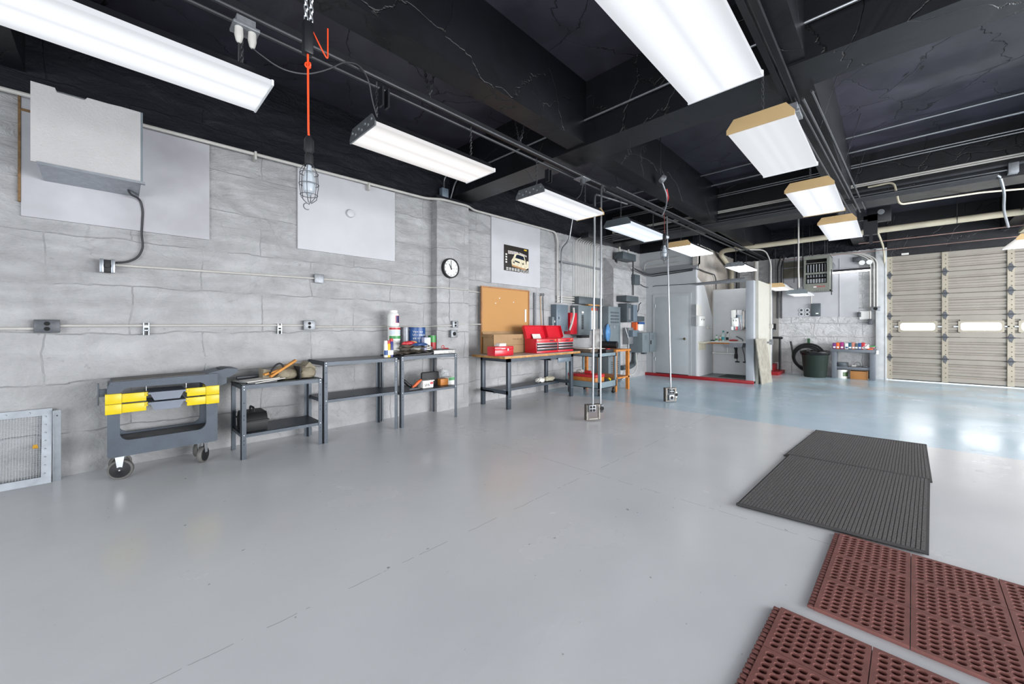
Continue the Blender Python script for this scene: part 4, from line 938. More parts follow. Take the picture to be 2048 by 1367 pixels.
one('clock_cord', mb, m_outlet, 'thin wavy cord hanging from the clock to the outlet', 'cord')
# poster
pa = aty(1008, 488, 5.07); pb = aty(1057, 545, 5.07)
px0, px1, pz0, pz1 = pa.x, pb.x, 2.33, pa.z
t = thing('poster', 'dark poster with a pale racing car on the white wall board', 'poster', ((px0+px1)/2, 5.07, (pz0+pz1)/2))
MB().box((px0, 5.068, pz0), (px1, 5.073, pz1)).build('sheet', mat('poster_dark', '1d1715', .35, var=.4, scale=9), t)
W_ = px1-px0; H_ = pz1-pz0
def pp(u, v, y=5.066): return (px0+u*W_, y, pz0+v*H_)
def poly(mb, uv, y=5.0665): mb.bm.faces.new([mb.bm.verts.new(pp(u, v, y)) for u, v in uv]); return mb
m_pc = mat('poster_car', 'cfc6ab', .4, var=.2, scale=20)
mb = MB(); poly(mb, [(.15, .80), (.55, .80), (.60, .70), (.15, .66)]); poly(mb, [(.60, .80), (.92, .72), (.92, .66), (.62, .70)]); mb.build('stands_print', mat('poster_gray', 'a9a2a0', .4, var=.4, scale=30), t)
mb = MB(); poly(mb, [(.30, .25), (.88, .16), (.90, .30), (.86, .52), (.80, .70), (.55, .745), (.42, .70), (.34, .52), (.28, .42)], 5.0660); poly(mb, [(.88, .16), (.99, .22), (1.0, .50), (.92, .50)], 5.0660); mb.build('car_print', m_pc, t)
mb = MB(); poly(mb, [(.44, .55), (.83, .50), (.78, .66), (.55, .70), (.48, .67)], 5.0655); poly(mb, [(.42, .40), (.62, .36), (.62, .41), (.42, .46)], 5.0655); mb.build('glass_print', mat('poster_glass', '1c2433', .2), t)
mb = MB()
for u in (.38, .76): poly(mb, [(u+.045*math.cos(i*PI/6), .36+.04*math.sin(i*PI/6)) for i in range(12)], 5.0650)
mb.build('headlight_print', mat('poster_lamp', '5d5a50', .3), t)
mb = MB(); poly(mb, [(.30, .20), (.88, .11), (.88, .17), (.30, .26)], 5.0655); mb.build('bumper_print', mat('poster_amber', 'a77b4c', .4), t)
mb = MB(); poly(mb, [(.86+.07*math.cos(i*PI/8), .93+.03*math.sin(i*PI/8)) for i in range(16)], 5.0650); mb.build('badge_print', mat('poster_yellow', 'd0b12a', .4), t)
mb = MB(); text_mb(mb, 'LEXUS', .085, at(FACE_MY, pp(.80, .055, 5.0645)), .0003)
for i in range(5):
    for j in range(3): poly(mb, [(.08+.11*i, .03+.04*j), (.16+.11*i, .03+.04*j), (.16+.11*i, .05+.04*j), (.08+.11*i, .05+.04*j)], 5.0648)
for j in range(4): poly(mb, [(.05, .30+.1*j), (.11, .30+.1*j), (.11, .36+.1*j), (.05, .36+.1*j)], 5.0648)
mb.build('lettering_print', m_whitep, t)
# cork board
ka = aty(962, 571, 5.0); kb = aty(1058, 640, 5.0)
t = thing('cork_board', 'large brown cork board leaning on the wall behind the workbench', 'cork board', ((ka.x+kb.x)/2, 5.0, 1.0))
kx0, kx1, kz0, kz1 = ka.x, kb.x, .835, ka.z
MB().box((kx0+.02, 5.0, kz0+.02), (kx1-.02, 5.012, kz1-.02)).build('cork_sheet', m_cork, t)
MB().frame(1, 4.988, 5.015, (kx0, kz0, kx1, kz1), (kx0+.025, kz0+.025, kx1-.025, kz1-.025)).build('frame', mat('cork_frame', '9c6b3c', .5, var=.2), t)
q0 = aty(1051, 632, 4.99)
MB().box((q0.x-.02, 4.985, q0.z-.11), (q0.x+.02, 4.999, q0.z+.13), .003).build('thermometer', m_whitep, t)
mb = MB()
for px, py in ((999, 596), (991, 606), (1027, 604)): p = aty(px, py, 4.998); mb.box((p.x-.012, 4.994, p.z-.008), (p.x+.012, 4.999, p.z+.008))
mb.build('paper_scraps', m_paper, t)

# ------------------------------------------------------------------ workbench
t = thing('workbench', 'long steel-legged workbench with a wood-edged top', 'workbench', (5.2, 4.6, 0))
wx0, wx1, wy0, wy1 = 4.30, 6.03, 4.28, 4.93
MB().box((4.17, 4.22, .80), (6.18, 5.0, .835), .003).build('top', m_wood, t)
MB().box((4.175, 4.225, .835), (6.175, 4.995, .838)).build('top_surface', m_woodtop, t)
mb = MB(); mb.box((wx0, wy0, .74), (wx1, wy0+.004, .80)); mb.box((wx0, wy1-.004, .74), (wx1, wy1, .80)); mb.box((wx0, wy0, .74), (wx0+.004, wy1, .80)); mb.box((wx1-.004, wy0, .74), (wx1, wy1, .80)); mb.build('apron', m_steel, t)
for sx in (0, 1):
    for sy in (0, 1):
        x = wx1 if sx else wx0; y = wy1 if sy else wy0; dx = -1 if sx else 1; dy = -1 if sy else 1
        l = MB().box((x, y, 0), (x+dx*.07, y+dy*.05, .80), .003).build('leg', m_steel, t)
        MB().lathe([(.006, 0), (.004, .004)], (x+dx*.02, y-dy*.001, .17), (0, -dy, 0), 8).lathe([(.006, 0), (.004, .004)], (x+dx*.05, y-dy*.001, .17), (0, -dy, 0), 8).build('bolt', m_bolt, l)
for x in (wx0, wx1-.004): MB().box((x, wy0, .23), (x+.006, wy1, .29)).build('side_brace', m_steel, t)
MB().box((wx0, 4.62, .235), (wx1, wy1, .255)).box((wx0, 4.615, .215), (wx1, 4.62, .255)).build('lower_shelf', m_steel, t)
q0 = aty(1068, 715, 4.30)
dr = MB().box((5.35, 4.29, .715), (5.98, 4.75, .74)).box((5.35, 4.27, .705), (5.36, 4.75, .74)).build('drawer_rail', m_steel, t)
MB().box((5.55, 4.262, .66), (5.93, 4.275, .74), .003).build('drawer_front', m_grayblue, t)
# bench items
t = thing('cardboard_box', 'long open cardboard box at the back of the workbench', 'box', (4.9, 4.85, .838))
bx0, bx1, by0, by1, bz0, bz1 = 4.38, 5.35, 4.70, 4.96, .838, 1.165
mb = MB(); mb.box((bx0, by0, bz0), (bx1, by0+.005, bz1)); mb.box((bx0, by1-.005, bz0), (bx1, by1, bz1)); mb.box((bx0, by0, bz0), (bx0+.005, by1, bz1)); mb.box((bx1-.005, by0, bz0), (bx1, by1, bz1)); mb.box((bx0, by0, bz0), (bx1, by1, bz0+.005)); mb.build('carton', m_card, t)
MB().slab([(bx0, by0, bz1), (bx0, by1, bz1), (bx0-.07, by1, bz1-.04), (bx0-.07, by0, bz1-.04)], (0, 0, .004)).slab([(bx0, by1, bz1), (bx1, by1, bz1), (bx1, by1+.02, bz1+.05), (bx0, by1+.02, bz1+.05)], (0, .004, 0)).build('flap', m_card, t)
mb = MB(); text_mb(mb, 'THIS SIDE UP', .04, at(FACE_MY, (4.95, by0-.001, 1.08)), .0002).box((bx0+.3, by0-.001, .98), (bx1, by0, .985)).build('print', mat('print_brown', '6d543a', .8), t)
t = thing('metal_toolbox', 'small red metal toolbox with latch on the workbench', 'toolbox', (4.72, 4.45, .838))
qa = aty(990, 704, 4.38); qb = aty(1027, 702, 4.38)
MB().box((qa.x, 4.38, .838), (qb.x, 4.56, .945), .006).build('body', m_red, t); MB().box((qa.x-.004, 4.376, .925), (qb.x+.004, 4.564, .985), .012).build('lid', m_red, t)
qm = (qa.x+qb.x)/2; MB().box((qm+.06, 4.368, .91), (qm+.09, 4.378, .95), .002).box((qm-.07, 4.372, .945), (qm+.01, 4.376, .955)).build('latch', m_bolt, t)
one('paper_stack', MB().box((qm-.09, 4.40, .986), (qm+.06, 4.52, 1.01), .004).box((qm-.07, 4.41, 1.01), (qm+.07, 4.50, 1.03), .004), m_whitep, 'small white packet on top of the small red toolbox', 'packet')
def chest(x0, x1, label, manual):
    y0_, y1_ = 4.38, 4.66; z0 = .838; z1 = 1.085
    t = thing('tool_chest', label, 'tool chest', ((x0+x1)/2, 4.52, z0), 0, 'red tool chests')
    MB().box((x0, y0_+.012, z0), (x1, y1_, z1), .004).build('body', m_red, t)
    MB().box((x0, y0_, z0), (x1, y0_+.012, z0+.03), .002).box((x0, y0_, z1-.065), (x1, y0_+.012, z1), .002).build('front_panel', m_red, t)
    for k in range(3):
        za = z0+.035+k*.049
        d_ = MB().box((x0+.012, y0_, za), (x1-.012, y0_+.012, za+.044), .002).build('drawer', m_black, t)
        MB().box((x0+.012, y0_-.006, za+.032), (x1-.012, y0_+.002, za+.044), .002).build('drawer_pull', m_bolt, d_)
    for xx in (x0+.07, x1-.07): MB().box((xx-.015, y0_-.006, z1-.045), (xx+.015, y0_, z1-.010), .003).build('latch', mat('latch_brass', 'a88a4a', .35, .7), t)
    MB().box((x1-.24, y0_-.003, z1-.045), (x1-.13, y0_, z1-.028)).build('nameplate', m_black, t)
    # open lid tilted back
    lid = MB(); p = [(x0, y1_-.0, z1), (x1, y1_, z1), (x1, y1_+.07, z1+.215), (x0, y1_+.07, z1+.215)]
    lid.slab(p, (0, .004, 0)); lid.slab([(x0, y1_, z1), (x0, y1_+.07, z1+.215), (x0, y1_+.02, z1+.235), (x0, y1_-.05, z1+.02)], (.003, 0, 0)); lid.slab([(x1, y1_, z1), (x1, y1_+.07, z1+.215), (x1, y1_+.02, z1+.235), (x1, y1_-.05, z1+.02)], (-.003, 0, 0))
    lid.slab([(x0, y1_+.07, z1+.215), (x1, y1_+.07, z1+.215), (x1, y1_+.02, z1+.235), (x0, y1_+.02, z1+.235)], (0, 0, .003)); lid.build('lid', m_red, t)
    if manual: MB().slab([(x0+.18, 4.60, z1-.03), (x0+.40, 4.60, z1-.03), (x0+.40, 4.65, z1+.08), (x0+.18, 4.65, z1+.08)], (0, .006, 0)).build('manual', m_paper, t)
    return t
chest(5.10, 5.69, 'open red tool chest with white card inside, left of the pair', True)
chest(5.70, 6.17, 'open red tool chest, right of the pair near the bench end', False)
one('rag', MB().rocks((5.62, 4.75, .29), (.10, .07, .05), 44, 3, .2), m_paper, 'white rag on the workbench lower shelf', 'rag')
one('rag', MB().rocks((5.86, 4.72, .30), (.14, .06, .05), 45, 3, .15), mat('beige_rag', 'b5b09b', .9), 'beige bundle near the right end of the workbench shelf', 'rag')

# wall rail + bungees + small boxes
q = aty(1069, 585, 5.09)
mb = MB().box((q.x-.03, 5.06, 1.15), (q.x+.02, 5.09, q.z+.0)); wr = thing('shelf_standard', 'slotted metal strip screwed upright beside the cork board', 'metal strip', (q.x, 5.09, 1.15))
mb.build('strip', m_outlet, wr)
hb = MB()
for i in range(26):
    z = 1.17+i*(q.z-1.2)/26; hb.box((q.x-.012, 5.058, z), (q.x-.002, 5.0605, z+.018))
hb.build('slot', m_hole, wr)
for i, (px, m, lb) in enumerate(((1081, mat('cord_tan', 'b98e5d', .7), 'tan strap hanging on the wall by the cork board'), (1086, m_black, 'black elastic strap hanging on the wall by the cork board'))):
    q = aty(px, 592, 5.08)
    tt = thing('elastic_strap', lb, 'strap', q); MB().tube([(q.x, 5.08, q.z), (q.x+.01, 5.08, q.z-.3), (q.x+.04, 5.08, 1.18)], .007, 6).build('band', m, tt); MB().torus((q.x, 5.07, q.z+.03), (0, 1, 0), .022, .006, 14, 6).build('hook', m_black, tt)
q0 = aty(1098, 632, 5.04); q1 = aty(1104, 652, 5.04)
def ebox(px0, px1, py0, py1, yf, yb_, m, name, label, cat='electrical box', bev=.004):
    a = aty(px0, (py0+py1)/2, yf).x; b = aty(px1, (py0+py1)/2, yf).x
    zt_ = aty(px0, py0, yf).z; zb_ = aty(px0, py1, yf).z
    t = thing(name, label, cat, ((a+b)/2, yb_, (zt_+zb_)/2))
    MB().box((a, yf, zb_), (b, yb_, zt_), bev).build('body', m, t)
    return t, a, b, zb_, zt_
t, a, b, z0, z1 = ebox(1105, 1112, 633, 652, 5.0, 5.10, m_grayelec, 'switch_box', 'small grey wall switch box above the tool chests'); MB().box(((a+b)/2-.01, 4.985, (z0+z1)/2-.02), ((a+b)/2+.01, 5.0, (z0+z1)/2+.02)).build('switch', m_whitep, t)
t, a, b, z0, z1 = ebox(1113, 1136, 608, 662, 4.95, 5.10, m_grayblue, 'breaker_panel', 'blue-grey breaker panel, leftmost and standing alone'); MB().box((a+.06, 4.944, z0+.12), (b-.05, 4.95, z1-.12), .003).build('door', m_grayblue, t); MB().box((a+.065, 4.94, (z0+z1)/2-.03), (a+.085, 4.945, (z0+z1)/2+.02)).build('latch', m_black, t)
# red box / extinguisher cabinet with hose
t, a, b, z0, z1 = ebox(1141, 1155, 625, 668, 4.92, 5.08, m_red, 'red_case', 'tall red case standing between the grey panels', 'case')
MB().tube([aty(1147, 615, 4.85), aty(1148, 628, 4.84), aty(1144, 645, 4.84), aty(1139, 660, 4.86)], .022, 8, .06).build('hose', m_cond, t)
# wireway above panels
t, a, b, z0, z1 = ebox(1158, 1206, 592, 607, 4.92, 5.10, m_grayd, 'wireway', 'long grey wireway box under the row of vertical conduits', 'wireway')
for z, nm in ((z0+.03, 'lowest'), (z0+.09, 'middle'), (z1-.03, 'topmost')): one('conduit', MB().tube([(a-.6, 5.05, z), (a, 5.05, z)], .016, 8), m_cond, 'short horizontal conduit entering the left end of the long wireway, %s' % nm, 'conduit', 'short conduits at wireway end')
WA, WB, WZ = a, b, z1
# main breaker panel
t, a, b, z0, z1 = ebox(1157, 1180, 610, 670, 4.88, 5.08, m_grayelec, 'breaker_panel', 'grey breaker panel with exposed black breakers')
br_ = MB()
for i in range(9): br_.box((a+.12, 4.872, z0+.13+i*.035), (a+.19, 4.88, z0+.155+i*.035))
br_.build('breaker', m_black, t); MB().box((a+.12, 4.870, z1-.17), (a+.19, 4.879, z1-.13)).build('label', m_whitep, t)
MB().box((a+.03, 4.83, z0-.06), (b-.10, 4.95, z0)).build('lower_box', m_black, t)
t, a, b, z0, z1 = ebox(1180, 1201, 610, 660, 4.96, 5.08, m_grayblue, 'breaker_panel', 'grey-blue panel behind the hanging poles with notice sheets')
for i, (u, m, m2) in enumerate(((.12, m_paper, m_orangel), (.62, m_paper, m_redl))):
    xx = a+u*(b-a); MB().box((xx, 4.955, z0+.02), (xx+.17, 4.96, z1-.06)).build('notice', m, t); MB().box((xx, 4.953, z1-.12), (xx+.17, 4.957, z1-.06)).build('notice_header', m2, t)
# tall louvered cabinet standing
t, a, b, z0, z1 = ebox(1217, 1241, 612, 757, 4.66, 5.05, m_grayelec, 'louvered_cabinet', 'tall grey louvered electrical cabinet', 'cabinet')
lv = MB()
for k in range(4):
    for j in range(2):
        xx = a+.10+j*(b-a-.16)/2; zz = z1-.14-k*.075; lv.box((xx, 4.652, zz-.018), (xx+(b-a-.22)/2, 4.662, zz+.018))
for k in range(6): zz = z0+.12+k*.05; lv.box((a+.12, 4.652, zz-.01), (b-.10, 4.662, zz+.01))
lv.build('louver', m_grayd, t); MB().frame(1, 4.650, 4.66, (a+.05, z0+.48, b-.05, z1-.42), (a+.07, z0+.50, b-.07, z1-.44)).build('door', m_grayelec, t); MB().box((a+.22, 4.645, z1-.50), (a+.28, 4.66, z1-.44)).build('latch', m_bolt, t)
MB().box((a, 4.66, 0), (b, 5.05, z0+.002)).build('plinth', m_grayd, t)
one('wood_strip', MB().box((a-.45, 4.9, z1+.01), (a+.08, 5.0, z1+.04)), m_wood, 'short brown wooden strip above the louvered cabinet', 'wood strip')
# vertical conduits fan
zc_top = 3.32
for i in range(11):
    x = WA+.06+(WB-WA-.12)*i/10
    mb = MB().tube([(x, 5.04, WZ), (x, 5.04, 3.22), (x, 4.86, 3.28)], .012, 6, .07)
    one('conduit', mb, m_cond, 'painted vertical conduit rising from the long wireway, %s from the left' % ORD[i], 'conduit', 'vertical conduits above the wireway')
one('wireway', MB().box((WA-.02, 4.66, 3.22), (WB+.02, 4.86, 3.33), .004), m_blackp, 'black gutter box under the ceiling where the vertical conduits end', 'wireway')
for i in range(4):
    one('conduit', MB().tube([(WB-.1-.16*i, 4.66, 3.28), (WB-.05-.14*i, 4.3, 3.32), (8.15+.07*i, 3.6, 3.30), (8.15+.07*i, -1.0, 3.30)], .015, 6, .15), m_condd, 'dark conduit running from the black gutter box toward the second beam, %s from the right' % ORD[i], 'conduit', 'dark conduits from the gutter box')
q0 = aty(1124, 522, 5.0); q1 = aty(1205, 527, 5.0)
one('strut_rail', MB().box((q0.x, 5.0, q0.z-.02), (q1.x, 5.03, q0.z+.02)), m_outlet, 'horizontal strut rail behind the vertical conduits', 'rail')
# right group on the thick wall
def exb(px0, px1, py0, py1, yf, yb_, m, name, label, cat='electrical box'): return ebox(px0, px1, py0, py1, yf, yb_, m, name, label, cat)
t, a, b, z0, z1 = exb(1246, 1272, 502, 516, 4.80, 5.05, m_grayd, 'wireway', 'short dark wireway box near the ceiling, highest of the boxes', 'wireway')
for xx, nm in ((a+.1, 'left'), (b-.12, 'right')): one('conduit', MB().cyl((xx, 4.95, z1), (xx, 4.95, z1+.14), .022, n=10), m_cond, '%s stub conduit on top of the highest wireway box' % nm, 'conduit', 'stub conduits on the high wireway')
HX0, HX1, HZ = a, b, z0
t, a, b, z0, z1 = exb(1270, 1280, 548, 568, 4.72, 4.82, m_grayd, 'junction_box', 'dark square box in the middle of the conduit runs')
JB = (a, b, z0, z1)
t, a, b, z0, z1 = exb(1253, 1277, 590, 602, 4.55, 4.82, m_grayd, 'wireway', 'short grey wireway box above the two switch boxes', 'wireway')
t, a, b, z0, z1 = exb(1254, 1263, 606, 644, 4.58, 4.82, m_grayd, 'disconnect_switch', 'tall dark disconnect switch, left of the two under the short wireway', 'switch box'); MB().box((a+.06, 4.572, z0+.06), (b-.06, 4.58, z1-.12)).build('plate', m_outlet, t)
t, a, b, z0, z1 = exb(1267, 1275, 609, 642, 4.58, 4.82, m_grayblue, 'disconnect_switch', 'narrower disconnect switch with a black lever, right of the two', 'switch box'); MB().tube([(b, 4.62, z0+.15), (b+.06, 4.58, z0+.3), (b+.04, 4.56, z0+.42), (b+.12, 4.55, z0+.47)], .012, 6).build('lever', m_black, t)
t, a, b, z0, z1 = exb(1257, 1267, 655, 688, 4.66, 4.82, m_outlet, 'meter_box', 'pale grey box below the tall disconnect switch')
t, a, b, z0, z1 = exb(1266, 1278, 660, 673, 4.55, 4.72, m_grayblue, 'small_motor', 'round-ended grey device beside the pale box', 'device')
t, a, b, z0, z1 = exb(1277, 1287, 644, 661, 4.66, 4.82, m_whitep, 'small_case', 'white and blue case with red side above the louvered box', 'case'); MB().box((a-.08, 4.68, z0+.02), (a-.01, 4.80, z1)).build('side_panel', m_orangel, t); MB().box((a, 4.655, z1-.05), (b+.06, 4.8, z1+.01)).build('lid', m_blue, t)
t, a, b, z0, z1 = exb(1276, 1289, 632, 642, 4.72, 4.82, m_grayd, 'junction_box', 'dark little box behind the white and blue case')
t, a, b, z0, z1 = exb(1285, 1312, 665, 705, 4.42, 4.82, m_grayelec, 'control_cabinet', 'wide grey two-door control box low by the closet corner', 'cabinet')
MB().box(((a+b)/2-.004, 4.414, z0), ((a+b)/2+.004, 4.42, z1)).build('door_gap', m_hole, t); lv = MB()
for k in range(4):
    for j in (.22, .72): lv.box((a+j*(b-a)-.05, 4.415, z1-.08-k*.03), (a+j*(b-a)+.08, 4.421, z1-.07-k*.03))
lv.build('louver', m_grayd, t); MB().box(((a+b)/2+.06, 4.405, (z0+z1)/2-.05), ((a+b)/2+.09, 4.42, (z0+z1)/2+.05)).build('handle', m_black, t); MB().box(((a+b)/2, 4.55, z0-.06), ((a+b)/2+.12, 4.65, z0)).build('lower_fitting', m_grayd, t)
# conduits of the right group
p = lambda px, py, y=4.78: aty(px, py, y)
one('conduit', MB().tube([(HX0, 5.0, HZ+.1), p(1235, 510, 5.0), p(1231, 530, 5.0), p(1230, 615, 5.0)], .032, 10, .12), m_condd, 'thick dark conduit curving down from the highest wireway', 'conduit')
one('conduit', MB().tube([p(1228, 615, 5.0), p(1226, 560, 5.0), p(1228, 533, 5.0), p(1238, 530, 5.0), p(1262, 534, 5.0), p(1290, 546, 4.76), (10.14, 4.68, aty(1303, 550, 4.7).z), atx(1385, 537, 10.12)], .016, 8, .12), m_condd, 'dark conduit, upper of the pair crossing onto the closet wall', 'conduit')
one('conduit', MB().tube([p(1270, 538, 4.78), p(1290, 549, 4.74), (10.15, 4.64, aty(1305, 554, 4.7).z), atx(1385, 540, 10.12)], .014, 8, .12), m_condd, 'dark conduit, lower of the pair crossing onto the closet wall', 'conduit')
for i in range(2): one('conduit', MB().tube([p(1233+3*i, 553+4*i, 4.95), p(1270, 556+4*i, 4.79)], .013, 8), m_condd, 'short dark conduit entering the middle square box, %s of two' % ('upper', 'lower')[i], 'conduit', 'short conduits into the middle box')
one('conduit', MB().tube([p(1266, 518, 4.9), p(1266, 548, 4.80), p(1266.5, 590, 4.78)], .016, 8), m_condd, 'dark vertical conduit between the high and the short wireway', 'conduit')
for i, px in enumerate((1222, 1226, 1231.5)): one('conduit', MB().tube([p(px+2, 556, 5.0), p(px, 575, 5.0), p(px, 613, 5.0)], .016, 8), m_emt if i == 2 else m_cond, 'vertical conduit dropping to the louvered cabinet, %s from the left' % ORD[i], 'conduit', 'conduits above the louvered cabinet')
one('conduit', MB().tube([p(1250, 655, 4.70), p(1256, 675, 4.68), p(1257, 690, 4.68), p(1257, 742, 4.70), p(1248, 756, 4.75), p(1243, 758, 4.78)], .016, 8, .08), m_emt, 'bright conduit looping down to the floor beside the louvered cabinet', 'conduit')
one('conduit', MB().tube([(8.7, 4.74, .30), (9.15, 4.74, .30), (9.38, 4.74, .38), (9.40, 4.74, .95)], .06, 12, .14), m_grayd, 'thick grey pipe bending along the wall base to the control box', 'pipe')
one('conduit', MB().tube([p(1272, 700, 4.62), p(1274, 735, 4.62), p(1268, 748, 4.68), p(1250, 752, 4.76)], .014, 8, .08), m_cond, 'thin conduit from the control box down to the wall base', 'conduit')
one('conduit', MB().tube([p(1281, 568, 4.79), p(1286, 572, 4.79), p(1300, 576, 4.76), (10.17, 4.6, aty(1305, 573, 4.7).z), atx(1392, 567, 10.17)], .008, 6, .1), m_condd, 'thin cable running across the closet wall above the door', 'cable')

# closet wall conduits high
for i, (pts) in enumerate((((1288, 545), (1290, 527), (1300, 522), (1362, 512)), ((1292, 533), (1312, 531), (1362, 523)))):
    one('conduit', MB().tube([atx(px, py, 10.34) for px, py in pts], .009, 6, .1), m_cond, 'thin painted conduit on the upper closet wall, %s' % ('upper one' if i == 0 else 'lower one'), 'conduit')
one('conduit', MB().tube([atx(1385, 537, 10.12), (10.25, 3.47, atx(1388, 537, 10.12).z), aty(1410, 543, 3.47), aty(1429, 549, 3.47), aty(1432, 560, 3.47), aty(1432, 578, 3.47)], .014, 8, .08), m_condd, 'dark conduit bending down the side wall behind the alcove', 'conduit')
one('conduit', MB().tube([atz(1300, 480, 3.4)*0+Vector((10.13, 3.5, 2.37)), (10.13, 2.42, 2.42)], .018, 8), m_outlet, 'grey conduit on top of the alcove opening', 'conduit')

# ------------------------------------------------------------------ grey service cart
t = thing('service_cart', 'grey steel two-shelf service cart beside the workbench', 'cart', (6.62, 4.3, 0))
cx0, cx1, cy0, cy1 = 6.30, 6.92, 3.88, 4.66
m_sc = mat('service_gray', '7b8b92', .42, .2, var=.1)
for z0, z1, nm in ((.14, .26, 'lower_tray'), (.73, .80, 'top_tray')):
    mb = MB(); mb.box((cx0, cy0, z0), (cx1, cy1, z0+.01)); mb.frame(2, z0, z1, (cx0, cy0, cx1, cy1), (cx0+.006, cy0+.006, cx1-.006, cy1-.006)); mb.build(nm, m_sc, t)
for x in (cx0, cx1-.04):
    for y in (cy0, cy1-.04): MB().box((x, y, .14), (x+.04, y+.04, .80), .003).build('post', m_sc, t)
for x, y, a_ in ((6.36, 3.93, .5), (6.87, 3.93, .9), (6.36, 4.60, .3), (6.87, 4.60, .6)): caster(t, x, y, .058, .14, a_)
t = thing('cardboard_box', 'orange-brown cardboard box with red lid on the service cart', 'box', (6.5, 4.4, .16))
MB().box((6.34, 4.00, .155), (6.66, 4.62, .36), .003).build('body', m_orange, t); MB().box((6.335, 3.995, .33), (6.665, 4.625, .385), .003).build('lid_edge', m_redl, t)
one('red_tool', MB().tube([(6.45, 4.30, .42), (6.47, 4.18, .42)], .03, 10), m_redl, 'red tool lying on the box in the service cart', 'tool')
one('rag', MB().rocks((6.5, 4.45, .42), (.06, .08, .035), 51, 3, .2), m_paper, 'white crumpled rag on the box in the service cart', 'rag')
t = thing('clamp_tool', 'yellow spring tool on the lower tray of the service cart', 'tool', (6.75, 3.97, .16))
MB().torus((6.78, 3.98, .24), (.3, 1, 0), .05, .016, 16, 8, 4.2, -.8).box((6.70, 3.96, .155), (6.80, 4.0, .19), .004).build('body', m_yellow, t)
# things on the cart top
t = thing('tool_case', 'flat brown tool case on top of the service cart', 'case', (6.45, 4.35, .80))
MB().box((6.34, 4.10, .80), (6.62, 4.62, .87), .01).build('case', mat('brown_case', '5b5147', .6, var=.2), t); MB().box((6.36, 4.15, .87), (6.60, 4.58, .885), .004).build('papers', m_paper, t)
t = thing('socket_tray', 'black tray with a red item on the service cart top', 'tray', (6.72, 4.05, .80))
MB().box((6.60, 3.92, .80), (6.88, 4.12, .86), .004).build('tray', m_black, t); MB().box((6.72, 3.96, .86), (6.82, 4.02, .875), .003).build('red_item', m_redl, t)
# wooden table behind with pedestal fan
t = thing('wooden_table', 'orange wooden table behind the service cart', 'table', (7.3, 4.35, 0))
MB().box((7.0, 3.93, .80), (7.6, 4.72, .84), .003).build('top', m_orange, t); MB().box((7.02, 3.95, .25), (7.58, 4.70, .28)).build('shelf', m_orange, t)
for x in (7.01, 7.52):
    for y in (3.95, 4.63): MB().box((x, y, 0), (x+.06, y+.06, .80)).build('leg', m_orange, t)
fx, fy = 7.2, 4.38
t = thing('shop_fan', 'white pedestal machine with a blue round guard behind the cart', 'fan', (fx, fy, .84))
MB().lathe([(.17, 0), (.17, .015), (.12, .06), (.085, .22), (.07, .30)], (fx-.03, fy+.08, .84), n=24).build('base', m_whitep, t)
MB().cyl((fx-.05, fy+.14, 1.17), (fx, fy-.04, 1.20), .075, n=20).build('motor', m_whitep, t)
m_bluet = mat('blue_guard', '4b7fb0', .25, var=.15, scale=10)
mb = MB(); mb.lathe([(.02, 0), (.17, .0), (.19, .03), (.19, .06), (.12, .09), (.03, .10)], (fx+.0, fy-.08, 1.17), (.35, -1, 0), 28).build('guard', m_bluet, t)
MB().torus((fx+.01, fy-.11, 1.17), (.35, -1, 0), .19, .008, 28, 6).build('guard_ring', m_condd, t)
t = thing('helmet_case', 'rounded black case lying on the wooden table', 'case', (7.25, 4.15, .84))
MB().tube([(7.1, 4.32, .93), (7.14, 4.1, .93), (7.16, 4.0, .93)], .075, 14).build('body', m_black, t)

# ------------------------------------------------------------------ hanging outlet poles
def perf_frame(t, c, w_, h_, ang, two=False):
    ca, sa = math.cos(ang), math.sin(ang); M = Matrix.Translation(Vector(c)) @ Matrix.Rotation(ang, 4, 'Z')
    f = MB(); f.frame(1, -.03, .03, (-w_/2, 0, w_/2, h_), (-w_/2+.012, .012, w_/2-.012, h_-.012)); f.frame(1, -.032, -.026, (-w_/2, 0, w_/2, h_), (-w_/2+.035, .035, w_/2-.035, h_-.03))
    bmesh.ops.transform(f.bm, matrix=M, verts=f.bm.verts); f.build('bracket', mat('bracket_steel', '57534d', .45, .6, var=.3, scale=50), t)
    hb = MB()
    for i in range(10):
        for u in (-w_/2+.018, w_/2-.018): hb.cbox((u, -.033, .02+i*(h_-.04)/9), (.013, .003, .010))
    for i in range(8):
        hb.cbox((-w_/2+.05+i*(w_-.10)/7, -.033, .018), (.012, .003, .011))
    bmesh.ops.transform(hb.bm, matrix=M, verts=hb.bm.verts); hb.build('slot', m_whitep if False else m_cond, t)
    return M
def gang(t, M, u, z, w_, h_, n, m=m_outlet, d=.05, yy=-.04):
    b = MB(); b.cbox((u, yy, z), (w_, d, h_), .004); bmesh.ops.transform(b.bm, matrix=M, verts=b.bm.verts); bo = b.build('outlet_box', m, t)
    r = MB()
    pos = [(dx, dz) for dx in (-.022, .022) for dz in (-.022, .022)] if n == 4 else [(0, 0)]
    for dx, dz in pos: r.cyl((u+dx, yy-d/2-.003, z+dz), (u+dx, yy-d/2, z+dz), .017 if n == 4 else .028, n=14)
    bmesh.ops.transform(r.bm, matrix=M, verts=r.bm.verts); r.build('receptacle', m_hole, bo)
A_ = math.atan2(761, 780)-PI/2+.25
c1 = atz(1185, 839, .01)
t = thing('outlet_drop', 'hanging double-pole outlet frame nearest the camera, just above the floor', 'outlet drop', (c1.x, c1.y, 0))
M = perf_frame(t, (c1.x, c1.y, .012), .215, .215, A_); gang(t, M, -.03, .165, .10, .095, 4); gang(t, M, .125, .155, .04, .11, 1, m_outletd, .08, 0)
top1 = aty(1190, 440, c1.y-.0)
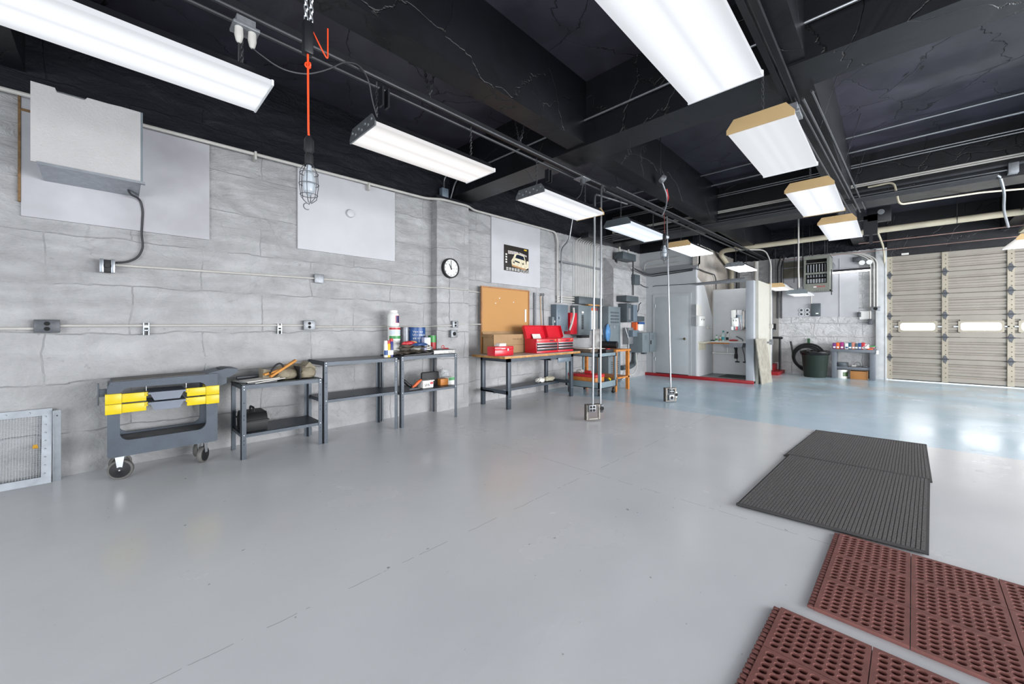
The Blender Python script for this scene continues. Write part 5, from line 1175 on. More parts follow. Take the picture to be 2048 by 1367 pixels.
lp = M @ Vector((-.01, -.03, .21)); rp = M @ Vector((.12, 0, .21))
MB().tube([lp, (lp.x+.02, lp.y-.02, 2.95), (lp.x+.05, lp.y+.0, 3.12), (lp.x+.4, lp.y+.05, 3.17), (lp.x+1.0, lp.y+.02, 3.2)], .013, 8, .1).build('pole', m_emt, t)
MB().tube([rp, (rp.x+.02, rp.y+.0, 3.10), (rp.x+.06, rp.y+.02, 3.30), (rp.x+.3, rp.y+.1, 3.26)], .013, 8, .08).build('pole', m_emt, t)
c2_ = atz(1340, 802, .01)
t = thing('outlet_drop', 'hanging single-pole outlet frame farther away over the blue floor', 'outlet drop', (c2_.x, c2_.y, 0))
M = perf_frame(t, (c2_.x, c2_.y, .012), .215, .235, A_); gang(t, M, -.01, .18, .085, .09, 4); gang(t, M, -.01, .07, .10, .10, 1); gang(t, M, .075, .12, .03, .10, 1, m_whitep, .06)
lp = M @ Vector((0, -.02, .235)); MB().tube([lp, (lp.x-.02, lp.y+.06, 3.2)], .013, 8).build('pole', m_emt, t)

# ------------------------------------------------------------------ trouble lights
def trouble(t, c, s=1.0):
    c = Vector(c)
    MB().lathe([(.012*s, .33*s), (.024*s, .31*s), (.026*s, .25*s), (.016*s, .235*s), (.022*s, .22*s), (.022*s, .17*s), (.028*s, .165*s)], c, n=18).build('handle', m_black, t)
    MB().lathe([(.004, -.005*s), (.028*s, .02*s), (.034*s, .06*s), (.028*s, .10*s), (.014*s, .15*s), (.014*s, .17*s)], c, n=18).build('bulb', m_bulb, t)
    g = MB()
    for k in range(6):
        a = k*PI/3; g.tube([(c.x+math.cos(a)*r*s, c.y+math.sin(a)*r*s, c.z+z*s) for r, z in ((.026, .165), (.046, .13), (.050, .05), (.040, -.02), (.012, -.045))], .0022*s, 5)
    for z, r in ((.12, .047), (.06, .050), (0, .044)): g.torus((c.x, c.y, c.z+z*s), (0, 0, 1), r*s, .0022*s, 20, 5)
    g.build('wire_cage', m_outletd, t)
    MB().lathe([(.05*s, .165*s), (.054*s, .06*s), (.042*s, -.03*s)], c+Vector((.006, 0, 0)), n=18, caps=False).build('reflector', m_alu, t) if False else None
    MB().torus((c.x-.01, c.y, c.z-.065*s), (0, 1, 0), .018*s, .003*s, 12, 5, 4.5, 1.0).build('hook', m_outletd, t)
q = aty(618, 390, 2.30)
t = thing('trouble_light', 'caged work light hanging on an orange cord at left', 'work light', (q.x, 2.3, q.z))
s1 = 1.0; trouble(t, (q.x, 2.3, q.z), .98)
zt_ = aty(614, 130, 2.3).z
MB().tube([(q.x, 2.3, q.z+.31), (q.x-.003, 2.3, (q.z+zt_)/2), (q.x-.006, 2.3, zt_+.1)], .0055, 8).build('cord', m_cord, t)
MB().torus((q.x-.006, 2.3, zt_), (0, 1, 0), .014, .004, 12, 5).torus((q.x-.002, 2.3, zt_+.004), (1, .4, 0), .014, .004, 12, 5).build('cord_knot', m_cord, t)
t = thing('cord_reel', 'black cord reel with orange loop hanging by chain from the ceiling', 'cord reel', (q.x, 2.3, zt_+.2))
z60 = aty(612, 60, 2.3).z
MB().box((q.x-.03, 2.28, zt_+.06), (q.x+.02, 2.33, zt_+.24), .01).build('body', m_blackp, t)
MB().tube([(q.x+.02, 2.3, zt_+.2), (q.x+.07, 2.3, zt_+.12), (q.x+.10, 2.3, zt_+.08), (q.x+.10, 2.3, zt_+.26)], .004, 6, .03).build('cord_loop', m_cord, t)
MB().chain((q.x-.015, 2.3, zt_+.24), (q.x-.02, 2.3, 4.1), .004, .03).chain((q.x+.01, 2.3, zt_+.24), (q.x+.03, 2.3, 4.1), .004, .03).build('chain', m_bolt, t)
q = aty(1329, 512, 2.70)
t = thing('trouble_light', 'caged work light hanging at the far end before the closet', 'work light', (q.x, 2.7, q.z-.05)); trouble(t, (q.x, 2.7, q.z-.02), 1.2)
MB().tube([(q.x, 2.7, q.z+.36), (q.x-.01, 2.7, 3.2)], .005, 6).build('cord', mat('dark_red_cord', '6b2a22', .5), t)
q = aty(1321, 355, 2.70*.9)
t = thing('cord_reel', 'small metal reel with looping red cord near the ceiling', 'cord reel', q)
MB().lathe([(.05, 0), (.06, .02), (.06, .06), (.03, .08)], q, (.5, -.6, -.6), 16).build('body', m_outlet, t)
MB().cyl((q.x, q.y, q.z), (q.x, q.y, 4.1), .008, n=6).build('hanger', m_condd, t)
MB().tube([q, aty(1328, 375, 2.43), aty(1334, 390, 2.43), aty(1333, 410, 2.43), aty(1325, 430, 2.43)], .011, 8, .1).build('cable', m_outlet, t)
MB().tube([aty(1333, 378, 2.43), aty(1336, 395, 2.43), aty(1334, 402, 2.43)], .014, 8).build('red_cord', m_redl, t)
# plug box on the left rail + cord
q = aty(489, 60, 2.93)
t = thing('plug_box', 'pale twin-plug outlet hanging from the left rail near the top', 'outlet box', (q.x, 2.95, q.z))
MB().box((q.x-.07, 2.86, q.z-.02), (q.x+.07, 2.98, q.z+.0), .004).box((q.x-.05, 2.88, q.z), (q.x+.05, 2.97, q.z+.05)).build('cover', m_outlet, t)
for dx in (-.035, .035): MB().lathe([(.022, 0), (.024, -.05), (.016, -.085), (.008, -.095)], (q.x+dx, 2.90, q.z-.02), n=14).build('plug', m_cond, t)
one('power_cord', MB().tube([(q.x+.035, 2.90, q.z-.11), aty(515, 105, 2.9), aty(560, 138, 2.9), aty(610, 150, 2.9), aty(655, 140, 2.9), aty(690, 122, 2.9), aty(720, 130, 2.92), aty(738, 160, 2.95), aty(745, 205, 2.98), (1.55, 3.0, 2.88)], .0055, 6, .12), m_condd, 'dark cord swagging from the twin plug box to the second light', 'cord')
one('power_cord', MB().tube([(q.x-.035, 2.90, q.z-.11), (q.x-.035, 2.91, q.z-.25), (q.x-.06, 2.97, 2.88)], .0055, 6, .05), m_condd, 'short dark cord from the twin plug box to the first light', 'cord')
q = aty(1164, 360, 2.93)
t = thing('plug_box', 'metal outlet box on the left rail above the third light', 'outlet box', (q.x, 2.93, q.z))
MB().box((q.x-.09, 2.85, q.z), (q.x+.09, 3.0, q.z+.015), .003).build('cover', m_outlet, t); MB().cyl((q.x, 2.92, q.z-.06), (q.x, 2.92, q.z), .035, n=16).build('receptacle', m_outletd, t)
MB().tube([(q.x, 2.92, q.z-.06), (q.x-.02, 2.93, q.z-.2), (q.x-.2, 2.95, 2.88)], .006, 6, .08).build('cord', m_condd, t)
q = aty(1573, 216, .66)
t = thing('junction_box', 'metal box above the second light of the right row', 'junction box', (4.28, .66, 3.2))
MB().box((4.18, .58, 3.16), (4.36, .74, 3.19), .003).box((4.2, .6, 3.19), (4.34, .72, 3.26)).build('body', m_outlet, t)
one('power_cord', MB().tube([(4.25, .70, 3.2), (4.2, .78, 3.3), (4.1, .82, 3.2), (4.0, .76, 2.9)], .006, 6, .1), m_condd, 'black loop of cord at the second light of the right row', 'cord')

# ------------------------------------------------------------------ alcove fittings
t = thing('sink_counter', 'white sink counter with steel basin in the alcove', 'sink', (11.1, 2.9, .9))
MB().box((10.83, 2.26, .905), (11.335, 3.48, .935), .003).build('counter', m_whitep, t)
MB().box((10.86, 2.95, .87), (10.90, 3.48, .905)).build('support', m_orange, t)
MB().box((11.31, 2.26, .935), (11.335, 3.2, .99)).build('backsplash', m_white, t)
MB().prism([(2.67, .79), (3.06, .79), (3.09, .905), (2.64, .905)], 0, 10.87, 11.22).build('basin', m_alu, t)
MB().tube([(11.25, 2.74, .935), (11.25, 2.74, .98), (11.08, 2.84, 1.06)], .016, 8, .03).build('faucet', m_alu, t)
MB().cyl((11.05, 2.84, .62), (11.05, 2.84, .79), .03, n=12).cyl((11.05, 2.84, .50), (11.05, 2.84, .62), .04, n=12).build('drain_trap', m_black, t)
MB().tube([(11.05, 2.84, .62), (11.1, 3.40, .62)], .022, 8).tube([(11.1, 3.05, .62), (11.1, 3.05, .90)], .016, 8).build('drain_pipe', m_whitep, t)
for y in (2.88, 2.70): MB().tube([(11.1, y+.02, .80), (11.15, y-.02, .6), (11.3, y, .42)], .008, 6, .05).cyl((11.32, y-.05, .40), (11.32, y+.05, .40), .016, n=8).build('supply_hose', m_condd, t)
ma = atx(1462, 619.5, 11.33); mb2 = atx(1498, 660, 11.33)
t = thing('wall_mirror', 'square mirror above the alcove sink', 'mirror', (11.33, (ma.y+mb2.y)/2, (ma.z+mb2.z)/2))
mc = (11.315, (ma.y+mb2.y)/2, (ma.z+mb2.z)/2); mw_, mh_ = ma.y-mb2.y, ma.z-mb2.z
MB().cbox(mc, (.008, mw_, mh_), 0, (0, 0, -.09)).build('backing', m_outlet, t); MB().cbox((mc[0]-.006, mc[1], mc[2]), (.002, mw_-.01, mh_-.01), 0, (0, 0, -.09)).build('glass', m_mirror, t)
def bottle(x, y, z, r, h, m, mc, label, trig=False):
    t = thing('spray_bottle' if trig else 'bottle', label, 'bottle', (x, y, z))
    MB().lathe([(r, 0), (r, h*.6), (r*.45, h*.8), (r*.4, h*.86)], (x, y, z), n=18).build('body', m, t)
    c_ = MB().lathe([(r*.45, h*.86), (r*.45, h)], (x, y, z), n=14)
    if trig: c_.box((x-.05, y-.012, z+h*.92), (x+.03, y+.012, z+h)); c_.box((x-.04, y-.005, z+h*.78), (x-.03, y+.005, z+h*.93))
    c_.build('cap', mc, t); label_band(t, (x, y), r, z+h*.12, z+h*.42, mc, a0=-4.5, a1=-2.2)
m_teal = mat('teal_liquid', '2f9fa6', .3)
bottle(11.0, 3.28, .936, .035, .16, m_whitep, m_green, 'white squeeze bottle near the left wall of the alcove')
bottle(11.05, 3.20, .936, .03, .14, m_whitep, m_orange, 'smaller bottle with brown cap on the counter')
bottle(11.0, 3.12, .936, .042, .27, mat('pale_bottle', 'cfe0dc', .25), m_teal, 'pale spray bottle with teal bottom on the counter', True)
bottle(11.1, 3.05, .936, .035, .24, m_whitep, m_black, 'white spray bottle with black trigger on the counter', True)
one('sponge', MB().box((10.95, 3.33, .936), (11.02, 3.42, .965), .006), mat('dark_green', '20443a', .8), 'dark green sponge at the left of the counter', 'sponge')
one('wash_cloth', MB().rocks((10.9, 2.86, .965), (.06, .10, .025), 77, 3, .15), m_redl, 'red cloth beside the sink', 'cloth')
t = thing('towel_dispenser', 'small white dispenser box on the left alcove wall', 'dispenser', (10.6, 3.48, 1.3))
qa = aty(1396.5, 632, 3.44); qb = aty(1407, 652, 3.44)
MB().box((qa.x-.02, 3.40, qb.z), (qb.x-.0, 3.49, qa.z), .006).build('body', m_whitep, t)
mb = MB()
for dx in (.3, .7): mb.box((qa.x+(qb.x-qa.x)*dx, 3.396, qa.z-.10), (qa.x+(qb.x-qa.x)*dx+.03, 3.40, qa.z-.06))
mb.build('window', m_hole, t)
one('notice_sheet', MB().box((qa.x-.02, 3.475, qa.z+.02), (qb.x-.02, 3.485, qa.z+.30)), m_paper, 'pale notice sheet above the dispenser in the alcove', 'notice')
qa = aty(1414, 655, 3.47)
one('soap_holder', MB().box((qa.x-.05, 3.42, qa.z-.03), (qa.x+.05, 3.49, qa.z+.05), .01).box((qa.x, 3.42, qa.z-.04), (qa.x+.2, 3.44, qa.z-.025)), m_cond, 'cream holder on the left alcove wall above the counter', 'holder')
one('shelf_ledge', MB().box((10.25, 3.34, .895), (10.8, 3.49, .925)).box((10.28, 3.47, .72), (10.78, 3.49, .895)), mat('cream_ledge', 'd2cdb8', .5), 'narrow cream ledge on the alcove left wall', 'shelf')
one('floor_mat', MB().box((10.5, 2.30, .061), (11.25, 3.1, .072)), mat('dull_green_mat', '4a4f4b', .9, var=.2), 'dark mat on the alcove floor under the sink', 'mat')
t = thing('blue_jug', 'blue plastic jug on the alcove floor behind the post', 'jug', (10.75, 2.36, .06))
MB().box((10.66, 2.30, .061), (10.86, 2.47, .33), .03).build('body', mat('blue_plastic', '1750b8', .35), t); MB().cyl((10.7, 2.38, .33), (10.7, 2.38, .36), .03, n=12).build('cap', m_whitep, t)
# leaning board
pts = [atz(1521.5, 768, .0), atz(1543, 763, .0), aty(1531, 677, 2.17), aty(1510, 677, 2.17)]
one('wood_plank', MB().slab(pts, (0, -.02, 0)), mat('weathered_board', '8f8b80', .7, var=.25, scale=8, bump=.2, bscale=30), 'weathered grey board leaning on the white partition', 'board')
# door-side partition hardware
t = thing('partition_latch', 'metal latch bar on the edge of the white partition', 'latch', (11.5, 2.18, 1.0))
q = aty(1541, 684, 2.17); MB().box((q.x-.35, 2.14, q.z-.02), (q.x+.05, 2.19, q.z+.02)).box((q.x-.03, 2.12, q.z-.06), (q.x+.03, 2.19, q.z+.07)).build('bar', m_outlet, t)
q = aty(1541, 652, 2.17); one('junction_box', MB().box((q.x-.05, 2.12, q.z-.05), (q.x+.05, 2.19, q.z+.05), .004), m_cond, 'small cream switch box on the edge of the white partition', 'switch box')
one('conduit', MB().tube([(q.x, 2.16, .9), (q.x, 2.16, 2.9), (q.x+.1, 2.3, 3.25), (q.x-.3, 2.9, 3.28)], .014, 8, .15), m_cond, 'cream conduit rising along the edge of the partition', 'conduit')
one('pipe', MB().tube([(12.6, 3.2, .1), (12.6, 3.2, 3.2)], .05, 12), m_condd, 'dark riser pipe behind the alcove back panel, nearest the side wall', 'pipe')
one('pipe', MB().tube([(12.7, 2.75, .1), (12.7, 2.75, 3.15)], .055, 12), m_cond, 'cream riser pipe behind the alcove back panel', 'pipe')
one('pipe', MB().tube([(12.9, 2.45, .1), (12.9, 2.45, 3.2)], .05, 12), m_outlet, 'grey riser pipe behind the white partition', 'pipe')
for i, y in enumerate((2.36, 2.27)): one('conduit', MB().tube([(XF-.06, y, 1.55), (XF-.06, y, 3.05), (XF-.2, y-.1, 3.3)], .018, 8, .1), m_condd, 'dark upright conduit on the far wall beside the grey door, %s' % ('left', 'right')[i], 'conduit', 'upright conduits by the grey door')

# ------------------------------------------------------------------ far wall fittings
# gas heater
HX = 12.2; hy0 = atx(1659, 560, HX).y; hy1 = atx(1608, 560, HX).y; hz0 = atx(1659, 579, HX).z; hz1 = atx(1659, 508, HX).z
t = thing('unit_heater', 'grey hanging gas heater with a grille of tubes', 'heater', (HX+.3, (hy0+hy1)/2, hz0))
m_ht = mat('heater_gray', '777971', .45, .2, var=.08)
gz0 = hz0+.20*(hz1-hz0); gz1 = hz1-.10*(hz1-hz0)
mb = MB(); mb.box((HX+.06, hy0, hz0), (HX+.7, hy0+.02, hz1)); mb.box((HX+.06, hy1-.02, hz0), (HX+.7, hy1, hz1)); mb.box((HX+.06, hy0, hz1-.02), (HX+.7, hy1, hz1)); mb.box((HX+.06, hy0, hz0), (HX+.7, hy1, hz0+.02)); mb.box((HX+.68, hy0, hz0), (HX+.7, hy1, hz1))
mb.frame(0, HX, HX+.06, (hy0, hz0, hy1, hz1), (hy0+.05, gz0, hy1-.03, gz1)); mb.build('casing', m_ht, t)
MB().box((HX+.25, hy0+.02, gz0-.02), (HX+.27, hy1-.02, gz1+.02)).build('inner_back', m_hole, t)
for i in range(7):
    y = hy0+.09+i*(hy1-hy0-.16)/6; zm = gz0+.42*(gz1-gz0)
    MB().cyl((HX+.08, y, zm+.04), (HX+.08, y, gz1-.12), .014, n=8).cyl((HX+.08, y, gz0+.02), (HX+.08, y, gz0+.12), .026, n=10).cyl((HX+.08, y, gz0+.16), (HX+.08, y, zm-.03), .022, .015, n=10).build('burner_tube', m_outlet, t)
MB().box((HX+.03, hy0+.04, zm-.02), (HX+.09, hy1-.02, zm+.025)).build('cross_bar', m_ht, t); MB().box((HX+.03, hy0+.04, gz1-.10), (HX+.06, hy1-.02, gz1-.085)).build('cross_bar', m_ht, t)
lm = MB()
for i in range(12):
    y = hy0+.03+i*(hy1-hy0-.05)/11; lm.cbox((HX+.02, y, hz0-.012), (.05, .022, .02), 0, (.5, 0, 0))
lm.build('bottom_louvers', m_ht, t)
mb = MB(); text_mb(mb, 'REZNOR', .055, at(FACE_MX, (HX-.001, hy0+.19, hz0+.09)), .001).build('lettering', m_redl, t)
MB().box((HX-.003, hy1-.25, hz0+.075), (HX, hy1-.19, hz0+.10)).build('label', m_whitep, t)
MB().tube([(HX+.1, hy0-.03, hz0-.12), (HX+.1, hy0-.03, hz0+.5)], .012, 8).build('gas_line', m_condd, t)
for dx, dy in ((.1, .1), (.1, -.1), (.6, .1), (.6, -.1)):
    y = hy0-dy if dy < 0 else hy1-dy
    MB().tube([(HX+dx, y, hz1), (HX+dx, y, 4.1)], .007, 6).build('hanger_rod', m_condd, t)
one('vent_pipe', MB().cyl((HX+.7, (hy0+hy1)/2-.15, hz1-.25), (XF, (hy0+hy1)/2-.15, hz1-.15), .12, n=20), m_outlet, 'round flue pipe from the heater into the far wall', 'pipe')
one('hanging_rod', MB().tube([atx(1598, 575, 11.2), atx(1597, 540, 11.2), (11.2, atx(1597, 540, 11.2).y, 4.1)], .016, 8), m_cond, 'cream upright rod hanging left of the gas heater', 'rod')
for i, (px, x_) in enumerate(((1588, 12.9), (1604, 12.5))):
    yy = atx(px, 545, x_).y
    one('hanging_rod', MB().tube([(x_, yy, 2.35 if i else 2.5), (x_, yy-.02, 4.1)], .007, 6), m_condd, 'thin dark rod hanging left of the gas heater, %s' % ('farther from it', 'closest to it')[i], 'rod', 'thin dark rods left of the heater')
# window with dark panes left of heater
qa = atx(1563, 527, XF-.03); qb = atx(1610, 556, XF-.03)
t = thing('wall_vent_unit', 'dark framed air unit set in the far wall left of the heater', 'air unit', (XF-.03, (qa.y+qb.y)/2, (qa.z+qb.z)/2))
MB().frame(0, XF-.07, XF-.02, (qb.y, qb.z, qa.y, qa.z+.05), (qb.y+.03, qb.z+.03, qa.y-.03, qa.z+.02)).build('frame', m_outlet, t); MB().box((XF-.06, qb.y+.02, qb.z+.02), (XF-.04, qa.y-.02, qa.z+.03)).build('grille', mat('olive_grille', '5c594c', .6, var=.2), t)
MB().box((XF-.075, qb.y+.02, qa.z-.16), (XF-.055, qa.y-.02, qa.z-.14)).build('bar', m_outlet, t)
# panel box and plates on the far wall
qa = atx(1622, 607, XF-.1); qb = atx(1641, 632, XF-.1)
t = thing('electrical_panel', 'dark grey panel box on the far wall under the heater', 'electrical box', (XF-.03, (qa.y+qb.y)/2, (qa.z+qb.z)/2))
MB().box((XF-.13, qb.y, qb.z), (XF-.03, qa.y, qa.z), .004).build('body', m_grayd, t); MB().box((XF-.133, qb.y+.04, qb.z+.06), (XF-.13, qb.y+.10, qb.z+.09)).build('label', m_whitep, t)
one('conduit', MB().tube([(XF-.08, (qa.y+qb.y)/2+.1, qa.z), (XF-.08, (qa.y+qb.y)/2+.1, 3.2)], .014, 8), m_cond, 'conduit rising from the dark panel box on the far wall', 'conduit')
for i, px in enumerate((1603, 1615)):
    q = atx(px, 624, XF-.03); tt = thing('twin_outlet', 'pair of round outlet covers on the far wall, %s pair' % ('left' if i == 0 else 'right'), 'outlet', q)
    for dz in (-.055, .055): MB().cyl((XF-.05, q.y, q.z+dz), (XF-.03, q.y, q.z+dz), .055, n=18).build('cover', m_bolt, tt); MB().cyl((XF-.055, q.y, q.z+dz), (XF-.05, q.y, q.z+dz), .03, n=14).build('receptacle', m_condd, tt)
# right jamb conduits with box
for i, px in enumerate((1748, 1754, 1740.5)):
    z0_ = atx(px, 617 if i < 2 else 645, 13.3).z; q = atx(px, 560, 13.3)
    one('conduit', MB().tube([(13.3, q.y, z0_), (13.3, q.y, 3.0), (13.3, q.y+.3, 3.2), (13.3, q.y+1.2, 3.22)], .016, 8, .15), m_cond, 'upright conduit on the far wall by the garage door jamb, %s' % ('middle', 'nearest the door', 'farthest left')[i], 'conduit', 'upright conduits beside the door jamb')
q = atx(1751, 617, 13.28); t = thing('outlet_box', 'grey round outlet box under the jamb conduits', 'outlet box', q); MB().box((13.25, q.y-.09, q.z-.05), (13.37, q.y+.09, q.z+.05), .01).build('body', m_outlet, t); MB().cyl((13.24, q.y, q.z), (13.25, q.y, q.z), .04, n=16).build('receptacle', m_hole, t)
q = atx(1740, 643, 13.28); t = thing('switch_box', 'small dark switch box below the outlet box near the garage door', 'switch box', q); MB().box((13.27, q.y-.04, q.z-.07), (13.37, q.y+.04, q.z+.07), .004).build('body', m_outletd, t)
q = atx(1719, 628, 13.34); q2 = atx(1738, 628, 13.34)
one('white_board', MB().box((13.36, q2.y, q2.z-.13), (13.38, q.y, q2.z+.08)), m_whitep, 'small white board on the stone wall near the garage door', 'board')
t = thing('switch_box', 'dark push button box left of the small white board', 'switch box', q); MB().box((13.3, q.y-.03, q.z-.07), (13.36, q.y+.04, q.z+.05), .004).build('body', m_outletd, t)
# emergency light
q = atx(1722, 522, 13.3); t = thing('emergency_light', 'twin-headed emergency light high on the far wall', 'emergency light', q); MB().box((13.3, q.y+.0, q.z-.0), (13.36, q.y+.16, q.z+.12), .01).build('body', m_outletd, t)
for dy in (-.02, -.16): MB().lathe([(.02, 0), (.06, .05), (.06, .06)], (13.3, q.y+dy, q.z-.03), (-1, 0, -.3), 16).build('lamp_head', m_whitep, t)

# hose coil, trash can, table
q = atx(1617, 713, 13.3); qr = .30
t = thing('hose_coil', 'thick black hose coiled on the far wall', 'hose', (13.3, q.y, q.z))
for i in range(3): MB().torus((13.30-.03*i, q.y+.012*i, q.z-.01*i), (1, 0, 0), qr*1.18-.035*i, .024, 40, 8).build('hose_loop', m_black, t)
MB().tube([(13.28, q.y+.40, .9), (13.26, q.y+.36, .70), (13.26, q.y+.32, .35), (13.26, q.y+.15, .12), (13.24, q.y-.1, .06)], .022, 8, .15).build('hose_end', m_black, t)
MB().box((13.30, q.y-.03, q.z+.33), (13.36, q.y+.025, q.z+.50), .004).build('hook', m_green if False else mat('hook_green', '1e4a2c', .5), t)
one('pipe', MB().tube([(13.2, 2.28, .05), (13.2, 2.28, .98), (13.2, 2.2+.02, 1.0), (13.2, 2.6, 1.0)], .03, 10, .03), m_blackp, 'black upright pipe left of the coiled hose', 'pipe')
q = atz(1631, 752, 0)
tx, ty = 12.83, atx(1633, 740, 12.85).y+.03
t = thing('trash_can', 'dark green trash can with black bag', 'trash can', (tx, ty, 0))
MB().lathe([(.225, 0), (.235, .02), (.285, .60), (.30, .62), (.30, .66), (.285, .66), (.275, .60), (.22, .03)], (tx, ty, 0), n=36, caps=False).lathe([(.225, .01), (.225, .015)], (tx, ty, 0), n=36).build('bin', m_can, t)
mb = MB(); prof = []
rnd = random.Random(5); n = 40; rings = []
for r, z in ((.29, .58), (.315, .62), (.318, .67), (.30, .69), (.27, .66), (.25, .5)):
    rings.append([mb.bm.verts.new((tx+math.cos(2*PI*k/n)*(r+rnd.uniform(-.008, .008)), ty+math.sin(2*PI*k/n)*(r+rnd.uniform(-.008, .008)), z+rnd.uniform(-.012, .012))) for k in range(n)])
for A, B in zip(rings, rings[1:]): mb.bridge(A, B)
mb.bm.faces.new(rings[-1]); mb.build('bag', mat('bin_bag', '101012', .25, bump=.4, bscale=20), t)
# table
ty0, ty1 = .30, 1.12; tx0, tx1 = 12.88, 13.32; th = .745
t = thing('plastic_workbench', 'grey plastic work table with boxes of supplies on it', 'table', (13.1, .7, 0))
m_tb = mat('table_gray', '666c74', .45, var=.05)
MB().box((tx0-.02, ty0-.03, th-.075), (tx1, ty1+.02, th), .008).build('top', m_tb, t); MB().box((tx0+.03, ty0+.04, .24), (tx1-.02, ty1-.04, .30), .004).build('shelf', m_tb, t)
for x in (tx0, tx1-.09):
    for y in (ty0, ty1-.1): MB().box((x, y, 0), (x+.09, y+.1, th-.07), .006).build('leg', m_tb, t)
MB().box((tx0-.03, ty0-.06, th-.10), (tx0+.08, ty0-.02, th-.01)).build('side_bracket', m_whitep, t)
cols = [(m_purple, 'purple and white'), (m_orangel, 'orange'), (mat('magenta', '9c1e74', .4), 'magenta'), (m_whitep, 'white and blue'), (mat('teal2', '14566e', .4), 'teal'), (mat('salmon', 'c27a66', .4), 'salmon'), (m_grayd, 'dark grey'), (m_blue, 'blue'), (m_redl, 'dark red')]
ys_ = [1.07, 1.0, .92, .83, .765, .70, .645, .58, .52]; 
for i, ((m, nm), y) in enumerate(zip(cols, ys_)):
    w_ = .066; h_ = .145+.012*((i*7) % 3)
    tt = thing('supply_box', '%s small carton in the row on the plastic table' % nm, 'carton', (12.99, y, th), 0, 'cartons on the plastic table')
    MB().box((12.94, y-w_/2, th), (13.1, y+w_/2, th+h_), .002).build('carton', m, tt); MB().box((12.938, y-w_/2+.008, th+.02), (12.94, y+w_/2-.012, th+.06)).build('label', m_whitep if i != 3 else m_blue, tt)
one('plastic_bag', MB().rocks((13.0, .46, th+.05), (.08, .08, .08), 61, 3, .2), mat('white_bag', 'd5d0d3', .35), 'white crumpled bag on the plastic table', 'bag')
for i, (y, z, m, lb) in enumerate(((.37, .0, mat('g1', '55585c', .5), 'grey flat pack at the right end of the plastic table, lowest'), (.38, .035, mat('g2', 'b06a78', .5), 'pink flat pack in the middle of the stack'), (.37, .065, m_green, 'green flat pack on top of the stack'))): one('flat_pack', MB().box((12.95, y-.07, th+z), (13.15, y+.07, th+z+.03), .004), m, lb, 'pack')
one('orange_tool', MB().box((12.90, .34, th), (12.94, .44, th+.03), .006), m_orangel, 'bright orange tool at the front of the plastic table', 'tool')
for k in range(2): one('metal_tin', MB().lathe([(.115, 0), (.125, .035), (.13, .04), (.12, .05)], (13.05, .92, .30+.052*k), n=28), m_alu, 'shallow silver round tin on the lower shelf of the plastic table, %s of two' % ('bottom' if k == 0 else 'top'), 'tin')
one('metal_ring', MB().torus((13.05, .63, .36), (1, 0, .2), .06, .008, 20, 6), m_outlet, 'metal ring fitting on the lower table shelf', 'ring')
one('pipe_fitting', MB().tube([(13.0, .74, .325), (13.05, .66, .325)], .02, 8), m_cond, 'small pale pipe fitting on the lower table shelf', 'fitting'); one('pipe_fitting', MB().tube([(13.0, .53, .322), (13.05, .45, .322)], .018, 8), m_outlet, 'grey pipe fitting at the right of the lower table shelf', 'fitting')
tin((13.05, .93, 0.0), .115, .215, m_whitep, 'white bucket with green label under the plastic table', ((.05, .16, mat('lbl_dg', '3d5a34', .4)),), name='bucket', cat='bucket')
one('cardboard_box', MB().box((12.93, .44, 0), (13.2, .76, .20), .003), mat('box_orange', 'a8743f', .7), 'brown cardboard box on the floor under the plastic table', 'box')

# ------------------------------------------------------------------ carpets
def carpet(c, label, zb=0.0):
    """c: four floor corners in order"""
    t = thing('floor_mat', label, 'mat', sum(c, Vector())/4, 0, 'ribbed grey floor mats')
    mb = MB(); n = 60
    nx = 44
    A, B, D_, E_ = c     # A-B near edge (along -Y), E-D far edge
    def P(u, v): return (A*(1-u)+B*u)*(1-v)+(E_*(1-u)+D_*u)*v
    MB().slab([P(0, 0), P(1, 0), P(1, 1), P(0, 1)], (0, 0, .006)).build('backing', m_carpetd, t)
    m2 = MB(); k = 46
    for i in range(k):
        u0 = .012+(.976)*i/k; u1 = u0+.976/k*.84
        m2.slab([P(u0, .018)+Vector((0, 0, .006)), P(u1, .018)+Vector((0, 0, .006)), P(u1, .982)+Vector((0, 0, .006)), P(u0, .982)+Vector((0, 0, .006))], (0, 0, .005))
    m2.build('ribs', m_carpet, t)
    MB().slab([P(0, .982), P(1, .982), P(1, 1), P(0, 1)], (0, 0, .0125)).build('edge_trim', m_carpetd, t)
    MB().slab([P(0, 0), P(1, 0), P(1, .016), P(0, .016)], (0, 0, .0125)).build('edge_trim', m_carpetd, t)
    return t
V = Vector
ct = carpet([V((4.66, .775, 0)), V((4.70, -.235, 0)), V((6.17, -.265, 0)), V((6.09, .68, 0))], 'ribbed grey carpet mat farther from the camera')
ct2 = carpet([V((3.11, .80, 0)), V((3.17, -.145, 0)), V((4.76, -.225, .0)), V((4.72, .74, .0))], 'ribbed grey carpet mat nearer, touching the red rubber mat')
for ch in ct2.children: ch.location.z = .007

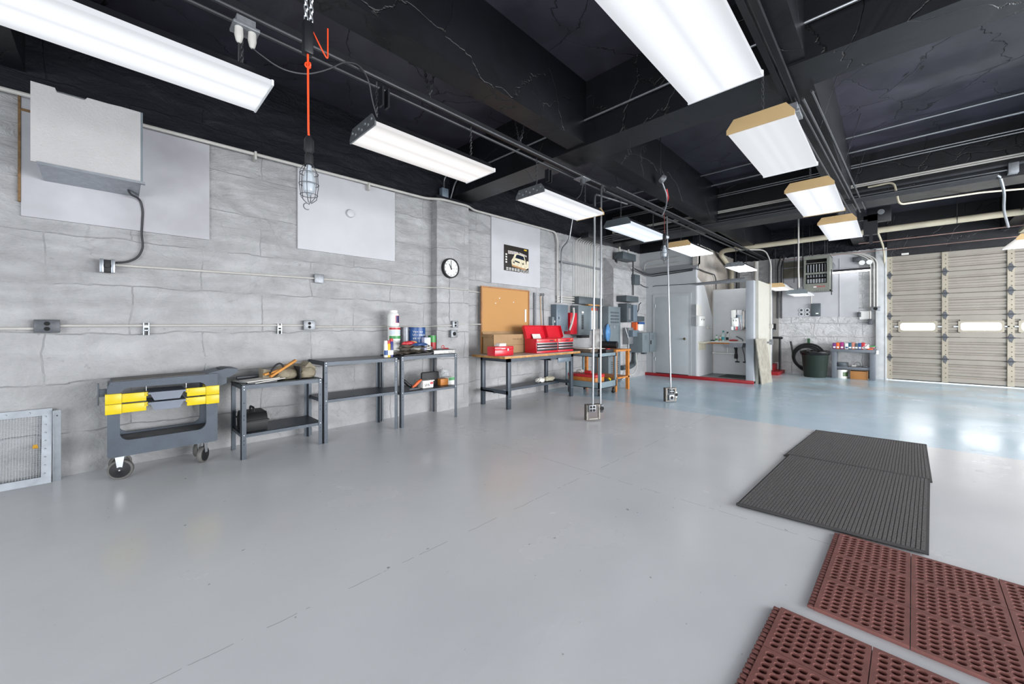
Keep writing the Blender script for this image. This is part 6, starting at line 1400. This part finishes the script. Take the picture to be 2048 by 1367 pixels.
# ------------------------------------------------------------------ red rubber mats with holes
def rubber_mat(ox, oy, nbx, nby, label):
    """ox: near x edge, oy: left (max y) edge, blocks of .305 m"""
    T = .016; blk = .305; cell = (blk-.03)/8; NH = 16
    t = thing('rubber_mat', label, 'mat', (ox, oy, 0), 0, 'red rubber mats')
    top = MB()
    rh = cell*.35; ro = cell*.42
    for bx in range(nbx):
        for by in range(nby):
            x0_ = bx*blk+.015; y0_ = -by*blk-.015
            gx = .0015
            # block rim
            X0_, X1_, Y0_, Y1_ = bx*blk+gx, (bx+1)*blk-gx, -(by+1)*blk+gx, -by*blk-gx
            top.frame(2, 0.0005, T, (X0_, Y0_, X1_, Y1_), (x0_, y0_-8*cell, x0_+8*cell, y0_))
            for i in range(8):
                for j in range(8):
                    cx_ = x0_+(i+.5)*cell; cy_ = y0_-(j+.5)*cell
                    sq = []
                    for k in range(NH):
                        a = 2*PI*k/NH; c_, s_ = math.cos(a), math.sin(a); m_ = cell/2/max(abs(c_), abs(s_)); sq.append(top.bm.verts.new((cx_+c_*m_, cy_+s_*m_, T)))
                    def rg(r, z): return [top.bm.verts.new((cx_+math.cos(2*PI*k/NH)*r, cy_+math.sin(2*PI*k/NH)*r, z)) for k in range(NH)]
                    o1 = rg(ro, T); o2 = rg(ro*.97, T-.003); o3 = rg(rh, T-.0035); o4 = rg(rh, .001)
                    top.bridge(sq, o1); top.bridge(o1, o2); top.bridge(o2, o3); top.bridge(o3, o4); top.bm.faces.new(o4)
    top.build('grid', m_matred, t, world=False)
    tb = MB(); n = int(nbx*blk/.0305)
    for i in range(n): tb.cbox((.012+i*nbx*blk/n, .011, .007), (.018, .026, .014), .004)
    tb.build('edge_tabs', m_matred, t, world=False)
    for i in range(nby-1):
        pass
    MB().box((0, -nby*blk, 0), (nbx*blk, 0, .0009)).build('base_shadow_gap', m_matred, t, world=False) if False else None
    return t
r1 = rubber_mat(2.205, .255, 3, 4, 'red-brown rubber mat with round holes, touching the grey carpet mat'); r1.rotation_euler.z = math.radians(-1.5)
r2 = rubber_mat(1.19, .385, 3, 4, 'red-brown rubber mat with round holes at the bottom edge, nearest the camera'); r2.rotation_euler.z = math.radians(-1.5)
